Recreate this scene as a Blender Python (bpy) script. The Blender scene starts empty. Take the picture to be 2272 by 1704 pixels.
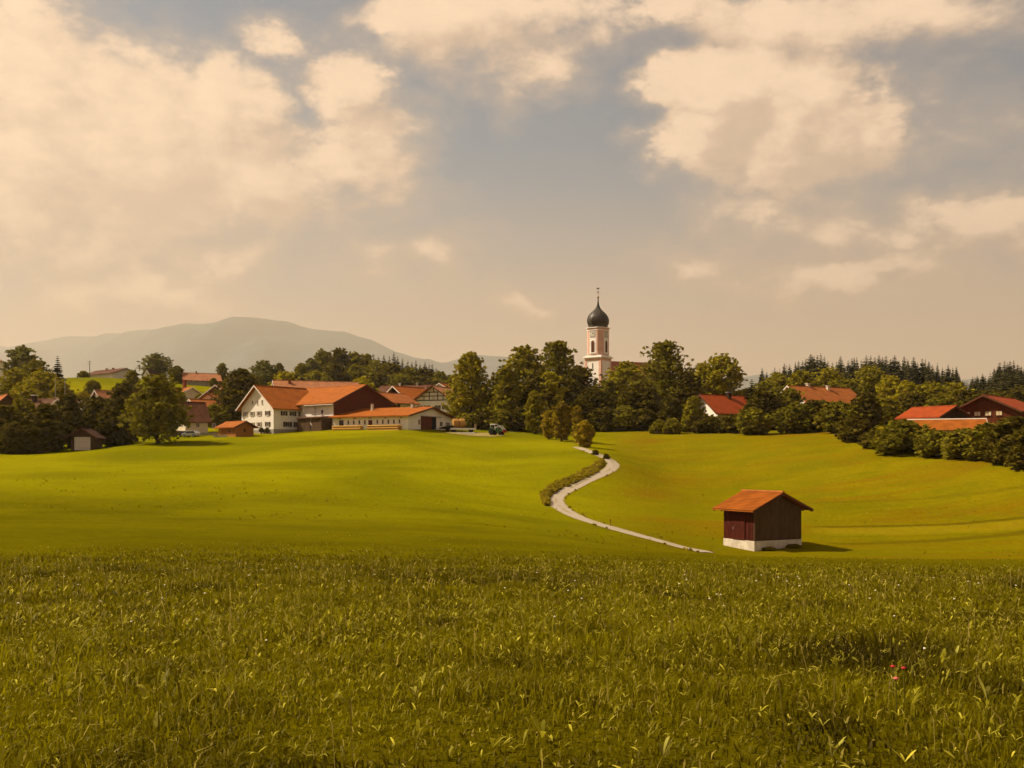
import bpy, math, random
import numpy as np
from mathutils import Vector, Matrix

random.seed(7)
RNG = np.random.default_rng(11)
R = math.radians
col = bpy.context.scene.collection
sc = bpy.context.scene

# ------------------------------------------------------------------ camera
F = 2329.0                      # focal length in pixels of the 2272 px wide photograph
CX, CY = 1136.0, 1020.0           # the eye level lies below the middle of the frame
SH = (CY - 852.0) / F
cam_data = bpy.data.cameras.new('camera')
cam_data.sensor_width = 36.0
cam_data.lens = 36.0 * F / 2272.0
cam_data.shift_y = (CY - 852.0) / 2272.0
cam_data.clip_start = 0.1
cam_data.clip_end = 60000.0
cam = bpy.data.objects.new('camera', cam_data)
cam.location = (0, 0, 0)
cam.rotation_euler = (R(90), 0, 0)
col.objects.link(cam)
sc.camera = cam

# ------------------------------------------------------------------ light
SUN_EL = R(46)
SUN_AZ = R(-80)                 # measured from +Y towards +X : the sun stands left, a little ahead
sun_dir = Vector((math.sin(SUN_AZ) * math.cos(SUN_EL), math.cos(SUN_AZ) * math.cos(SUN_EL), math.sin(SUN_EL)))
sl = bpy.data.lights.new('sun', 'SUN')
sl.energy = 5.0
sl.angle = R(0.53)
sl.color = (1.0, 0.85, 0.62)
sun = bpy.data.objects.new('sun', sl)
sun.rotation_euler = (-sun_dir).to_track_quat('-Z', 'Y').to_euler()
sun.location = (-200, 60, 200)
col.objects.link(sun)

sc.view_settings.view_transform = 'Standard'
sc.view_settings.look = 'None'
sc.view_settings.exposure = 0.76
sc.view_settings.gamma = 1.0
sc.cycles.use_denoising = True
sc.cycles.max_bounces = 5
sc.cycles.diffuse_bounces = 2
sc.cycles.glossy_bounces = 2
sc.cycles.transmission_bounces = 2
sc.cycles.volume_bounces = 0
sc.cycles.use_adaptive_sampling = True
sc.cycles.adaptive_threshold = 0.04
sc.cycles.transparent_max_bounces = 4
sc.cycles.caustics_reflective = False
sc.cycles.caustics_refractive = False


def azel(px, py):
    a = math.atan((px - CX) / F)
    return a, math.atan(-(py - CY) / F * math.cos(a))


class NT:
    """small helper for building node trees"""
    def __init__(self, tree):
        self.t = tree

    def n(self, typ, **kw):
        nd = self.t.nodes.new(typ)
        for k, v in kw.items():
            setattr(nd, k, v)
        return nd

    def put(self, sock, v):
        if hasattr(v, 'is_output') or isinstance(v, bpy.types.NodeSocket):
            self.t.links.new(v, sock)
        else:
            sock.default_value = v

    def m(self, op, a, b=None, c=None, clamp=False):
        nd = self.n('ShaderNodeMath', operation=op, use_clamp=clamp)
        self.put(nd.inputs[0], a)
        if b is not None:
            self.put(nd.inputs[1], b)
        if c is not None:
            self.put(nd.inputs[2], c)
        return nd.outputs[0]

    def vm(self, op, a, b=None):
        nd = self.n('ShaderNodeVectorMath', operation=op)
        self.put(nd.inputs[0], a)
        if b is not None:
            self.put(nd.inputs[1], b)
        return nd.outputs[0] if op not in ('LENGTH', 'DOT_PRODUCT', 'DISTANCE') else nd.outputs[1]

    def noise(self, vec, scale, detail=4.0, rough=0.55, dist=0.0):
        nd = self.n('ShaderNodeTexNoise')
        if vec is not None:
            self.put(nd.inputs['Vector'], vec)
        nd.inputs['Scale'].default_value = scale
        nd.inputs['Detail'].default_value = detail
        nd.inputs['Roughness'].default_value = rough
        nd.inputs['Distortion'].default_value = dist
        return nd.outputs[0]

    def ramp(self, v, a, b, to0=0.0, to1=1.0, smooth=True):
        nd = self.n('ShaderNodeMapRange', interpolation_type='SMOOTHSTEP' if smooth else 'LINEAR')
        self.put(nd.inputs[0], v)
        nd.inputs[1].default_value = a
        nd.inputs[2].default_value = b
        nd.inputs[3].default_value = to0
        nd.inputs[4].default_value = to1
        return nd.outputs[0]

    def mix(self, f, a, b, blend='MIX'):
        nd = self.n('ShaderNodeMix', data_type='RGBA', blend_type=blend)
        self.put(nd.inputs[0], f)
        self.put(nd.inputs[6], a if not isinstance(a, tuple) else tuple(a[:3]) + (1,))
        self.put(nd.inputs[7], b if not isinstance(b, tuple) else tuple(b[:3]) + (1,))
        return nd.outputs[2]


# ------------------------------------------------------------------ sky with clouds
# cumulus banks: photograph pixel of the centre, half width, half height, strength
BANKS = [
    (60, 190, 230, 170, 1.0), (250, 330, 330, 190, 1.1), (500, 250, 130, 110, .9), (330, 140, 110, 70, .7),
    (770, 215, 85, 75, .95), (790, 360, 150, 130, .9), (600, 400, 260, 140, 1.0), (300, 480, 330, 90, .6),
    (90, 330, 230, 220, 1.1), (640, 85, 70, 40, .7), (300, 660, 180, 60, .6), (490, 590, 120, 45, .55), (110, 560, 160, 60, .45),
    (1090, 30, 230, 100, .75), (900, 20, 150, 60, .7), (1180, 175, 110, 45, .6), (1480, 10, 260, 45, .6), (1870, 35, 300, 60, .5), (1720, 30, 240, 55, .55),
    (1640, 195, 150, 115, 1.6), (1770, 255, 180, 145, 1.5), (1560, 270, 130, 90, 1.3), (1880, 320, 130, 110, .95), (1700, 340, 150, 60, .8),
    (2050, 300, 120, 50, .3), (1660, 450, 90, 45, .5), (1830, 470, 110, 70, .45), (2130, 500, 170, 60, .7), (1880, 610, 180, 45, .6),
    (1210, 665, 90, 28, .65), (930, 570, 110, 35, .45), (1540, 575, 80, 30, .4), (780, 570, 110, 45, .4), (2180, 20, 200, 35, .2),
]
world = bpy.data.worlds.new('World')
sc.world = world
world.use_nodes = True
world.cycles.sampling_method = 'MANUAL'
world.cycles.sample_map_resolution = 256
wt = world.node_tree
wt.nodes.clear()
def cloud_group(name, banks):
    grp = bpy.data.node_groups.new(name, 'ShaderNodeTree')
    grp.interface.new_socket('dir', in_out='INPUT', socket_type='NodeSocketVector')
    grp.interface.new_socket('dens', in_out='OUTPUT', socket_type='NodeSocketFloat')
    grp.interface.new_socket('tex', in_out='OUTPUT', socket_type='NodeSocketFloat')
    g = NT(grp)
    gi = g.n('NodeGroupInput'); go = g.n('NodeGroupOutput')
    dv = g.vm('NORMALIZE', gi.outputs[0])
    sx = g.n('ShaderNodeSeparateXYZ'); g.put(sx.inputs[0], dv)
    az = g.m('ARCTAN2', sx.outputs[0], sx.outputs[1])
    el = g.m('ARCSINE', sx.outputs[2])
    cmb = g.n('ShaderNodeCombineXYZ'); g.put(cmb.inputs[0], az); g.put(cmb.inputs[1], el)
    # the sky goes on outside the frame with the same kind of broken cloud
    st_ = g.vm('MULTIPLY', dv, (1.0, 1.0, 1.7))
    broad = g.noise(st_, 2.3, 2.0, 0.5)
    broad = g.m('MULTIPLY_ADD', broad, 2.6, -1.25)
    outside = g.m('MAXIMUM', g.ramp(g.m('ABSOLUTE', az), 0.46, 0.75), g.ramp(el, 0.44, 0.62))
    acc = g.m('SUBTRACT', broad, g.m('MULTIPLY', g.m('SUBTRACT', 1.0, outside), 1.3))
    wn = g.n('ShaderNodeTexNoise')
    g.put(wn.inputs['Vector'], st_)
    wn.inputs['Scale'].default_value = 9.0
    wn.inputs['Detail'].default_value = 5.0
    wn.inputs['Roughness'].default_value = 0.62
    wm = g.n('ShaderNodeVectorMath', operation='MULTIPLY_ADD')
    g.put(wm.inputs[0], wn.outputs[1])
    wm.inputs[1].default_value = (0.17, 0.11, 0)
    wm.inputs[2].default_value = (-0.085, -0.055, 0)
    warped = g.vm('ADD', cmb.outputs[0], wm.outputs[0])
    for (px, py, hw, hh, st) in banks:
        st *= 0.72 if hw < 125 else 1.0
        a, e = azel(px, py)
        kx, ky = F / (hw * 1.25), F / (hh * 1.25)
        nd = g.n('ShaderNodeVectorMath', operation='MULTIPLY_ADD')
        g.put(nd.inputs[0], warped)
        nd.inputs[1].default_value = (kx, ky, 0)
        nd.inputs[2].default_value = (-a * kx, -e * ky, 0)
        v = g.m('MULTIPLY_ADD', g.vm('LENGTH', nd.outputs[0]), -st * 1.5, st * 1.25)
        sm = g.n('ShaderNodeMath', operation='SMOOTH_MAX')
        g.put(sm.inputs[0], acc); g.put(sm.inputs[1], v); sm.inputs[2].default_value = 0.12
        acc = sm.outputs[0]
    acc = g.m('MAXIMUM', acc, -0.95)
    fb = g.noise(st_, 7.0, 7.0, 0.60, 0.35)
    fine = g.noise(st_, 24.0, 6.0, 0.65, 0.4)
    bl = g.noise(st_, 13.0, 3.0, 0.55, 0.6)
    bl = g.m('ABSOLUTE', g.m('MULTIPLY_ADD', bl, 2.0, -1.0))
    acc = g.m('ADD', acc, g.m('MULTIPLY_ADD', fb, 1.8, -0.95))
    acc = g.m('ADD', acc, g.m('MULTIPLY_ADD', bl, 0.40, -0.10))
    acc = g.m('ADD', acc, g.m('MULTIPLY_ADD', fine, 0.6, -0.30))
    g.put(go.inputs[0], acc)
    g.put(go.inputs[1], fine)
    return grp


w = NT(wt)
tc = w.n('ShaderNodeTexCoord')
dvec = tc.outputs['Generated']


def sky_chain(grp):
    c1 = w.n('ShaderNodeGroup'); c1.node_tree = grp; w.put(c1.inputs[0], dvec)
    c2 = w.n('ShaderNodeGroup'); c2.node_tree = grp
    w.put(c2.inputs[0], w.vm('ADD', dvec, (-0.022, 0.0, 0.030)))
    sky = w.n('ShaderNodeTexSky', sky_type='NISHITA')
    sky.sun_disc = False
    sky.sun_elevation = SUN_EL
    sky.sun_rotation = SUN_AZ
    sky.air_density = 1.0
    sky.dust_density = 1.8
    sky.ozone_density = 1.5
    sky.altitude = 700
    skyc = w.mix(1.0, sky.outputs[0], (0.22, 0.385, 0.385), "MULTIPLY")
    veil = w.ramp(c1.outputs[0], -0.70, 0.28)
    body = w.ramp(c1.outputs[0], -0.12, 0.42)
    core = w.ramp(c1.outputs[0], 0.0, 1.0)
    lit = w.ramp(w.m('SUBTRACT', c1.outputs[0], c2.outputs[0]), -0.60, 0.60)
    lit = w.m('MULTIPLY_ADD', core, 0.10, w.m('MULTIPLY', lit, 0.80))
    lit = w.m('ADD', lit, w.m('MULTIPLY_ADD', c1.outputs[1], 0.7, -0.33), clamp=True)
    ccol = w.mix(lit, (3.65, 2.58, 1.86), (6.2, 4.48, 3.05))
    sk = w.mix(w.m('MULTIPLY_ADD', veil, 0.48, 0.05), skyc, (3.65, 2.60, 1.86))
    # dust hanging low round the whole horizon
    sepz = w.n('ShaderNodeSeparateXYZ'); w.put(sepz.inputs[0], dvec)
    low = w.m('MULTIPLY', w.ramp(sepz.outputs[2], 0.05, 0.30, 1, 0), 0.78)
    sk = w.mix(low, sk, (4.25, 2.38, 1.22))
    sk = w.mix(w.m('MULTIPLY', body, w.m('MULTIPLY_ADD', low, -0.45, 0.95)), sk, ccol)
    bg = w.n('ShaderNodeBackground')
    w.put(bg.inputs[0], sk)
    bg.inputs[1].default_value = 0.10
    return bg


# the named cloud banks only reach a small part of the sky; elsewhere the plain field gives the same value more cheaply
nrm = w.n('ShaderNodeSeparateXYZ'); w.put(nrm.inputs[0], dvec)
azw = w.m('ABSOLUTE', w.m('ARCTAN2', nrm.outputs[0], nrm.outputs[1]))
inside = w.m('MULTIPLY', w.m('LESS_THAN', azw, 0.66), w.m('LESS_THAN', nrm.outputs[2], 0.60))
b_plain = sky_chain(cloud_group('cloud_field', []))
b_banks = sky_chain(cloud_group('cloud_field_with_banks', BANKS))
mxw = w.n('ShaderNodeMixShader')
w.put(mxw.inputs[0], inside)
wt.links.new(b_plain.outputs[0], mxw.inputs[1])
wt.links.new(b_banks.outputs[0], mxw.inputs[2])
wo = w.n('ShaderNodeOutputWorld')
wt.links.new(mxw.outputs[0], wo.inputs[0])


# ------------------------------------------------------------------ materials
MATS = {}


def mat(name, c, rough=0.8, var=0.15, scale=2.0, c2=None, bump=0.0, bscale=20.0, metal=0.0, wave=None, spec=0.08, stretch=None):
    if name in MATS:
        return MATS[name]
    m = bpy.data.materials.new(name)
    m.use_nodes = True
    t = m.node_tree
    t.nodes.clear()
    n = NT(t)
    tcn = n.n('ShaderNodeTexCoord')
    vec = tcn.outputs['Object']
    if stretch:
        vec = n.vm('MULTIPLY', vec, stretch)
    f = n.noise(vec, scale, 5.0, 0.6)
    f = n.ramp(f, 0.3, 0.7)
    if c2 is None:
        c2 = tuple(max(0, x * (1 - 2 * var)) for x in c)
    base = n.mix(f, c2, c)
    oi = n.n('ShaderNodeObjectInfo')
    tone = n.ramp(oi.outputs['Random'], 0, 1, 1 - var * .5, 1 + var * .5, False)
    base = n.mix(1.0, base, n.vm('SCALE', (1, 1, 1)) if False else base, 'MIX')
    hs = n.n('ShaderNodeHueSaturation')
    n.put(hs.inputs['Color'], base)
    n.put(hs.inputs['Value'], tone)
    b = n.n('ShaderNodeBsdfPrincipled')
    n.put(b.inputs['Base Color'], hs.outputs[0])
    b.inputs['Roughness'].default_value = rough
    b.inputs['Metallic'].default_value = metal
    b.inputs['Specular IOR Level'].default_value = spec
    hgt = None
    if wave:
        wv = n.n('ShaderNodeTexWave', wave_type='BANDS', bands_direction=wave[0], wave_profile=wave[2] if len(wave) > 2 else 'SAW')
        n.put(wv.inputs['Vector'], tcn.outputs['Object'])
        wv.inputs['Scale'].default_value = wave[1]
        wv.inputs['Distortion'].default_value = 0.3
        hgt = wv.outputs[1]
    if bump:
        bb = n.noise(tcn.outputs['Object'], bscale, 4.0, 0.6)
        hgt = bb if hgt is None else n.m('ADD', hgt, bb)
    if hgt is not None:
        bp = n.n('ShaderNodeBump')
        bp.inputs['Strength'].default_value = bump if bump else 0.4
        bp.inputs['Distance'].default_value = 0.05
        n.put(bp.inputs['Height'], hgt)
        n.put(b.inputs['Normal'], bp.outputs[0])
    o = n.n('ShaderNodeOutputMaterial')
    t.links.new(b.outputs[0], o.inputs[0])
    MATS[name] = m
    return m


def leafmat(name, c, trans=0.3, var=0.35):
    if name in MATS:
        return MATS[name]
    m = bpy.data.materials.new(name)
    m.use_nodes = True
    t = m.node_tree
    t.nodes.clear()
    n = NT(t)
    at = n.n('ShaderNodeAttribute', attribute_name='tint')
    oi = n.n('ShaderNodeObjectInfo')
    tone = n.ramp(oi.outputs['Random'], 0, 1, 1 - var * .5, 1 + var * .5, False)
    tone = n.m('MULTIPLY', tone, n.m('MULTIPLY_ADD', at.outputs['Fac'], 0.7, 0.65))
    hs = n.n('ShaderNodeHueSaturation')
    hs.inputs['Color'].default_value = tuple(c) + (1,)
    n.put(hs.inputs['Value'], tone)
    n.put(hs.inputs['Hue'], n.ramp(at.outputs['Fac'], 0, 1, 0.515, 0.485, False))
    d = n.n('ShaderNodeBsdfDiffuse'); n.put(d.inputs[0], hs.outputs[0])
    tr = n.n('ShaderNodeBsdfTranslucent'); n.put(tr.inputs[0], hs.outputs[0])
    mx = n.n('ShaderNodeMixShader'); mx.inputs[0].default_value = trans
    t.links.new(d.outputs[0], mx.inputs[1]); t.links.new(tr.outputs[0], mx.inputs[2])
    o = n.n('ShaderNodeOutputMaterial')
    t.links.new(mx.outputs[0], o.inputs[0])
    MATS[name] = m
    return m


WHITE = mat('white_render', (.82, .76, .68), .85, .05, .6, c2=(.74, .67, .57))
CREAM = mat('cream_render', (.62, .52, .38), .85, .08, .6)
GREYW = mat('grey_render', (.42, .37, .30), .9, .1, .8)
PLINTH = mat('grey_plinth', (.34, .30, .24), .9, .12, 1.2)
CONC = mat('pale_concrete', (.64, .56, .45), .9, .08, 1.1, c2=(.42, .35, .26), bump=.2)
TILE_O = mat('orange_roof_tiles', (.34, .095, .010), .75, .16, .8, bump=.35, bscale=6, wave=('X', 1.1))
TILE_OL = mat('light_orange_roof_tiles', (.36, .110, .024), .75, .16, .8, bump=.35, bscale=6, wave=('X', 1.1))
TILE_P = mat('pale_pink_roof_tiles', (.38, .155, .070), .8, .16, .8, bump=.35, bscale=6, wave=('X', 1.1))
TILE_R = mat('red_roof_tiles', (.27, .045, .007), .7, .13, .8, bump=.35, bscale=6, wave=('X', 1.1))
TILE_B = mat('brown_roof_tiles', (.125, .048, .023), .8, .2, .8, bump=.35, bscale=6, wave=('X', 1.1))
TILE_D = mat('dark_roof_tiles', (.085, .036, .022), .8, .2, .8, bump=.35, bscale=6, wave=('X', 1.1))
WOODD = mat('dark_stained_wood', (.050, .022, .010), .75, .25, 3, stretch=(4, 4, .4), bump=.3)
WOODR = mat('red_brown_wood', (.15, .035, .011), .75, .25, 3, stretch=(4, 4, .4), bump=.3)
WOODX = mat('dark_red_wood', (.075, .012, .005), .75, .3, 2, stretch=(4, 4, .4), bump=.3)
WOODO = mat('orange_pine_wood', (.44, .17, .035), .7, .2, 2, stretch=(4, 4, .5), bump=.2)
WOODG = mat('weathered_wood', (.115, .068, .032), .85, .25, 3, stretch=(4, 4, .4), bump=.3)
TRIMW = mat('white_painted_board', (.72, .62, .52), .6, .06)
TRIMB = mat('brown_painted_board', (.12, .045, .022), .6, .15)
GLASS = mat('window_glass', (.022, .02, .016), .12, .1, spec=.6)
BLIND = mat('cream_blind', (.70, .56, .36), .7, .06)
SHUT = mat('olive_shutter', (.075, .062, .035), .7, .2)
SHUTP = mat('pale_shutter', (.36, .30, .21), .7, .15)
BRICK = mat('red_brick', (.26, .07, .03), .85, .2, 3)
METAL = mat('grey_metal', (.35, .33, .30), .45, .1, metal=.6)
WMETAL = mat('white_metal', (.75, .72, .66), .4, .06)
BLACK = mat('black_rubber', (.015, .014, .013), .8, .2)
BARK = mat('bark', (.060, .040, .024), .9, .3, 4, stretch=(3, 3, .5), bump=.4)
STRAW = mat('straw', (.50, .27, .07), .9, .2, 6, bump=.5, bscale=30)
LOGEND = mat('sawn_timber', (.66, .37, .09), .85, .2, 5, stretch=(.5, 4, 4), bump=.3)
DOME = mat('dark_copper_sheet', (.055, .042, .030), .42, .22, 1.2, metal=.35, spec=.5)
PINK = mat('pink_render', (.70, .41, .32), .85, .07, .7)
PINKW = mat('pale_pink_render', (.86, .79, .74), .85, .05, .7)
CLOCK = mat('pale_clock_face', (.62, .58, .50), .6, .05)
GOLD = mat('gilt_metal', (.30, .18, .05), .35, .1, metal=.8)
LOUVRE = mat('brown_louvre', (.16, .06, .026), .8, .15)
POLEW = mat('grey_pole_wood', (.11, .085, .06), .9, .2, 4)

LF_OL = leafmat('olive_leaves', (.262, .218, .012))
LF_YG = leafmat('yellow_green_leaves', (.370, .305, .014))
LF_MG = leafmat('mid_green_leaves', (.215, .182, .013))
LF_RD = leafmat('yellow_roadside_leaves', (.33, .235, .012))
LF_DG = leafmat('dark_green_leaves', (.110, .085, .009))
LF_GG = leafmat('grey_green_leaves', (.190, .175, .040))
LF_SP = leafmat('spruce_needles', (.052, .046, .014), .15)
LF_SPB = leafmat('blue_spruce_needles', (.052, .052, .026), .15)
LF_BANK = leafmat('rough_verge_grass', (.25, .19, .012), .35)


# ------------------------------------------------------------------ mesh helpers
class MB:
    def __init__(self):
        self.v = []
        self.f = []

    def add(self, vs, fs):
        o = len(self.v)
        self.v += [tuple(p) for p in vs]
        self.f += [tuple(i + o for i in q) for q in fs]
        return self

    def box(self, x0, x1, y0, y1, z0, z1):
        return self.add([(x0, y0, z0), (x1, y0, z0), (x1, y1, z0), (x0, y1, z0), (x0, y0, z1), (x1, y0, z1), (x1, y1, z1), (x0, y1, z1)],
                        [(0, 3, 2, 1), (4, 5, 6, 7), (0, 1, 5, 4), (1, 2, 6, 5), (2, 3, 7, 6), (3, 0, 4, 7)])

    def prism_y(self, poly, y0, y1):
        """polygon in (x,z), counter clockwise seen from -y, extruded along y"""
        n = len(poly)
        vs = [(x, y0, z) for x, z in poly] + [(x, y1, z) for x, z in poly]
        fs = [tuple(range(n)), tuple(range(2 * n - 1, n - 1, -1))]
        for i in range(n):
            j = (i + 1) % n
            fs.append((i, i + n, j + n, j))
        return self.add(vs, fs)

    def prism_x(self, poly, x0, x1):
        n = len(poly)
        vs = [(x0, y, z) for y, z in poly] + [(x1, y, z) for y, z in poly]
        fs = [tuple(range(n)), tuple(range(2 * n - 1, n - 1, -1))]
        for i in range(n):
            j = (i + 1) % n
            fs.append((i, i + n, j + n, j))
        return self.add(vs, fs)

    def tube(self, path, radii, n=7, cap=True):
        rings = []
        for i, p in enumerate(path):
            p = Vector(p)
            a = Vector(path[max(i - 1, 0)]); b = Vector(path[min(i + 1, len(path) - 1)])
            d = (b - a).normalized()
            u = d.cross(Vector((0.31, 0.95, 0.05))).normalized()
            v = d.cross(u)
            r = radii[i] if hasattr(radii, '__len__') else radii
            rings.append([p + (u * math.cos(t) + v * math.sin(t)) * r for t in [2 * math.pi * k / n for k in range(n)]])
        vs = [q for ring in rings for q in ring]
        fs = []
        for i in range(len(rings) - 1):
            for k in range(n):
                fs.append((i * n + k, i * n + (k + 1) % n, (i + 1) * n + (k + 1) % n, (i + 1) * n + k))
        if cap:
            fs.append(tuple(range(n - 1, -1, -1)))
            fs.append(tuple((len(rings) - 1) * n + k for k in range(n)))
        return self.add(vs, fs)

    def lathe(self, prof, n=16, c=(0, 0), rot=0.0, mod=None):
        vs = []
        for r, z in prof:
            for k in range(n):
                t = 2 * math.pi * k / n + rot
                rr = r * (mod(t) if mod else 1)
                vs.append((c[0] + rr * math.cos(t), c[1] + rr * math.sin(t), z))
        fs = []
        for i in range(len(prof) - 1):
            for k in range(n):
                fs.append((i * n + k, i * n + (k + 1) % n, (i + 1) * n + (k + 1) % n, (i + 1) * n + k))
        fs.append(tuple(range(n - 1, -1, -1)))
        fs.append(tuple((len(prof) - 1) * n + k for k in range(n)))
        return self.add(vs, fs)

    def build(self, name, m, parent=None, smooth=False, bevel=0.0):
        me = bpy.data.meshes.new(name)
        me.from_pydata(self.v, [], self.f)
        me.update()
        if m:
            me.materials.append(m)
        o = bpy.data.objects.new(name, me)
        col.objects.link(o)
        if parent is not None:
            o.parent = parent
        if smooth:
            me.shade_smooth() if hasattr(me, 'shade_smooth') else None
        if bevel:
            bv = o.modifiers.new('bevel', 'BEVEL'); bv.width = bevel; bv.segments = 2
        return o


def mesh_obj(name, m, parent=None):
    """an object re-using mesh data"""
    o = bpy.data.objects.new(name, m)
    col.objects.link(o)
    if parent is not None:
        o.parent = parent
    return o


def tag(o, label=None, cat=None, group=None, kind=None):
    if label: o['label'] = label
    if cat: o['category'] = cat
    if group: o['group'] = group
    if kind: o['kind'] = kind
    return o


def empty(name, loc, rz=0.0):
    o = bpy.data.objects.new(name, None)
    o.empty_display_size = 0.5
    o.location = loc
    o.rotation_euler = (0, 0, rz)
    col.objects.link(o)
    return o


def big_mesh(name, verts, quads=None, tris=None, m=None, attr=None, attrname='tint', smooth=False):
    verts = np.asarray(verts, dtype=np.float32)
    me = bpy.data.meshes.new(name)
    nq = 0 if quads is None else len(quads)
    nt = 0 if tris is None else len(tris)
    me.vertices.add(len(verts))
    me.vertices.foreach_set('co', verts.ravel())
    loops = []
    if nq: loops.append(np.asarray(quads, dtype=np.int32).ravel())
    if nt: loops.append(np.asarray(tris, dtype=np.int32).ravel())
    loops = np.concatenate(loops)
    me.loops.add(len(loops))
    me.loops.foreach_set('vertex_index', loops)
    me.polygons.add(nq + nt)
    starts = np.concatenate([np.arange(nq) * 4, nq * 4 + np.arange(nt) * 3]).astype(np.int32)
    me.polygons.foreach_set('loop_start', starts)
    me.update(calc_edges=True)
    if attr is not None:
        if attr.ndim == 1:
            a = me.attributes.new(attrname, 'FLOAT', 'POINT')
            a.data.foreach_set('value', attr.astype(np.float32))
        else:
            a = me.attributes.new(attrname, 'FLOAT_COLOR', 'POINT')
            a.data.foreach_set('color', attr.astype(np.float32).ravel())
    if smooth:
        me.polygons.foreach_set('use_smooth', np.ones(nq + nt, dtype=bool))
    if m: me.materials.append(m)
    return me


# value noise for layout and colour patches
_perm = np.random.default_rng(5).random((256, 256))


def vnoise(x, y):
    xi = np.floor(x).astype(int); yi = np.floor(y).astype(int)
    fx = x - xi; fy = y - yi
    fx = fx * fx * (3 - 2 * fx); fy = fy * fy * (3 - 2 * fy)
    a = _perm[xi & 255, yi & 255]; b = _perm[(xi + 1) & 255, yi & 255]
    c = _perm[xi & 255, (yi + 1) & 255]; d = _perm[(xi + 1) & 255, (yi + 1) & 255]
    return (a * (1 - fx) + b * fx) * (1 - fy) + (c * (1 - fx) + d * fx) * fy


# ------------------------------------------------------------------ terrain
# (photograph column, row, distance in metres)
CP = [
    # the near slope
    (200, 1690, 4.9), (1136, 1690, 4.9), (2100, 1690, 4.9), (200, 1440, 9), (1136, 1430, 9.3), (2100, 1435, 9.2),
    (0, 1290, 20), (600, 1290, 20), (1136, 1296, 20), (1700, 1305, 20), (2272, 1310, 20),
    (0, 1225, 33), (600, 1232, 33), (1136, 1242, 33), (1700, 1258, 33), (2272, 1262, 33),
    (0, 1172, 50), (400, 1178, 50), (800, 1186, 50), (1136, 1200, 50), (1400, 1216, 52), (1700, 1236, 52), (2000, 1242, 52), (2272, 1244, 52),
    # left meadow
    (0, 1148, 70), (400, 1155, 72), (800, 1168, 74), (1136, 1186, 75), (1400, 1216, 76), (1700, 1246, 76), (2272, 1252, 76),
    (0, 1100, 100), (400, 1108, 103), (800, 1125, 105), (1050, 1138, 106), (1250, 1135, 124),
    (0, 1050, 140), (400, 1052, 142), (800, 1060, 142), (1100, 1075, 145),
    (0, 1016, 180), (400, 1005, 190), (800, 1004, 188), (1100, 1020, 180),
    (0, 1006, 202), (150, 1003, 212), (345, 984, 215), (450, 974, 228), (607, 962, 245), (740, 952, 243), (905, 953, 232), (1000, 960, 238), (1115, 966, 234), (1200, 972, 232),
    # along the track
    (1560, 1226, 98), (1480, 1206, 101), (1400, 1184, 106), (1300, 1155, 116), (1235, 1122, 129), (1240, 1098, 137), (1300, 1068, 149), (1350, 1045, 160),
    (1362, 1030, 168), (1330, 1010, 180), (1290, 996, 196), (1250, 984, 214),
    # shed and the right hand field
    (1674, 1224, 100), (1777, 1213, 102.5), (1606, 1210, 104), (1900, 1226, 100), (2272, 1215, 102),
    (1500, 1130, 134), (1800, 1130, 132), (2272, 1130, 122), (1500, 1060, 170), (1800, 1055, 160), (2272, 1075, 132),
    (1400, 1000, 205), (1400, 962, 245), (1500, 962, 240), (1650, 966, 224), (1800, 978, 200), (1950, 996, 176), (2100, 1014, 158), (2272, 1038, 140),
    # village ground
    (100, 930, 290), (300, 930, 290), (450, 945, 285), (650, 935, 290), (900, 930, 290), (1130, 940, 290), (1330, 935, 310), (1500, 940, 290), (1750, 945, 270), (2000, 950, 220), (2250, 960, 200),
    # slope with the hill farms on the left
    (-200, 862, 430), (0, 852, 430), (150, 838, 430), (300, 842, 430), (450, 856, 430), (540, 864, 430), (700, 880, 430), (150, 868, 360), (350, 876, 360), (500, 886, 360),
    (0, 850, 500), (300, 850, 520), (500, 862, 520), (750, 868, 500), (900, 872, 500), (1010, 880, 500), (1136, 890, 430),
    # ridges under the woods
    (1350, 890, 430), (1600, 880, 430), (1750, 868, 520), (1950, 862, 540), (2120, 868, 520), (2260, 862, 540), (2400, 862, 540), (1900, 885, 400), (2200, 890, 380),
]
pts = [((px - CX) / F * d, d, -(py - CY) / F * d) for px, py, d in CP]
extra = [(0, -12, -0.7), (0, 0, -1.62), (-12, 0, -1.6), (12, 0, -1.75), (-60, -20, -1.5), (60, -20, -2.0), (-60, 20, -3.2), (60, 20, -4.2), (-90, 60, -7), (90, 60, -10.5),
        (-200, 0, -4), (200, 0, -8), (-250, 150, -13), (250, 120, -11), (-260, 260, -13), (260, 240, -9), (-300, 430, -1), (330, 450, -6), (-200, -200, 1), (200, -200, 0), (0, -200, 2)]
pts += [(a, b, c + SH * max(b, 0)) for a, b, c in extra]
for a in range(0, 360, 20):
    pts.append((1100 * math.cos(R(a)), 300 + 1100 * math.sin(R(a)), 18.0 if math.sin(R(a)) > -.2 else -4.0))
P = np.array(pts)
SC = 60.0


def warp(x, y):
    return np.arcsinh(x / SC), np.arcsinh(y / SC)


def _tps_phi(r2):
    return 0.5 * r2 * np.log(np.maximum(r2, 1e-12))


pw = np.stack(warp(P[:, 0], P[:, 1]), 1)
nP = len(P)
K = _tps_phi(((pw[:, None, :] - pw[None, :, :]) ** 2).sum(-1)) + np.eye(nP) * 2e-4
Q = np.hstack([np.ones((nP, 1)), pw])
A = np.zeros((nP + 3, nP + 3)); A[:nP, :nP] = K; A[:nP, nP:] = Q; A[nP:, :nP] = Q.T
sol = np.linalg.solve(A, np.concatenate([P[:, 2], np.zeros(3)]))


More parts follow.
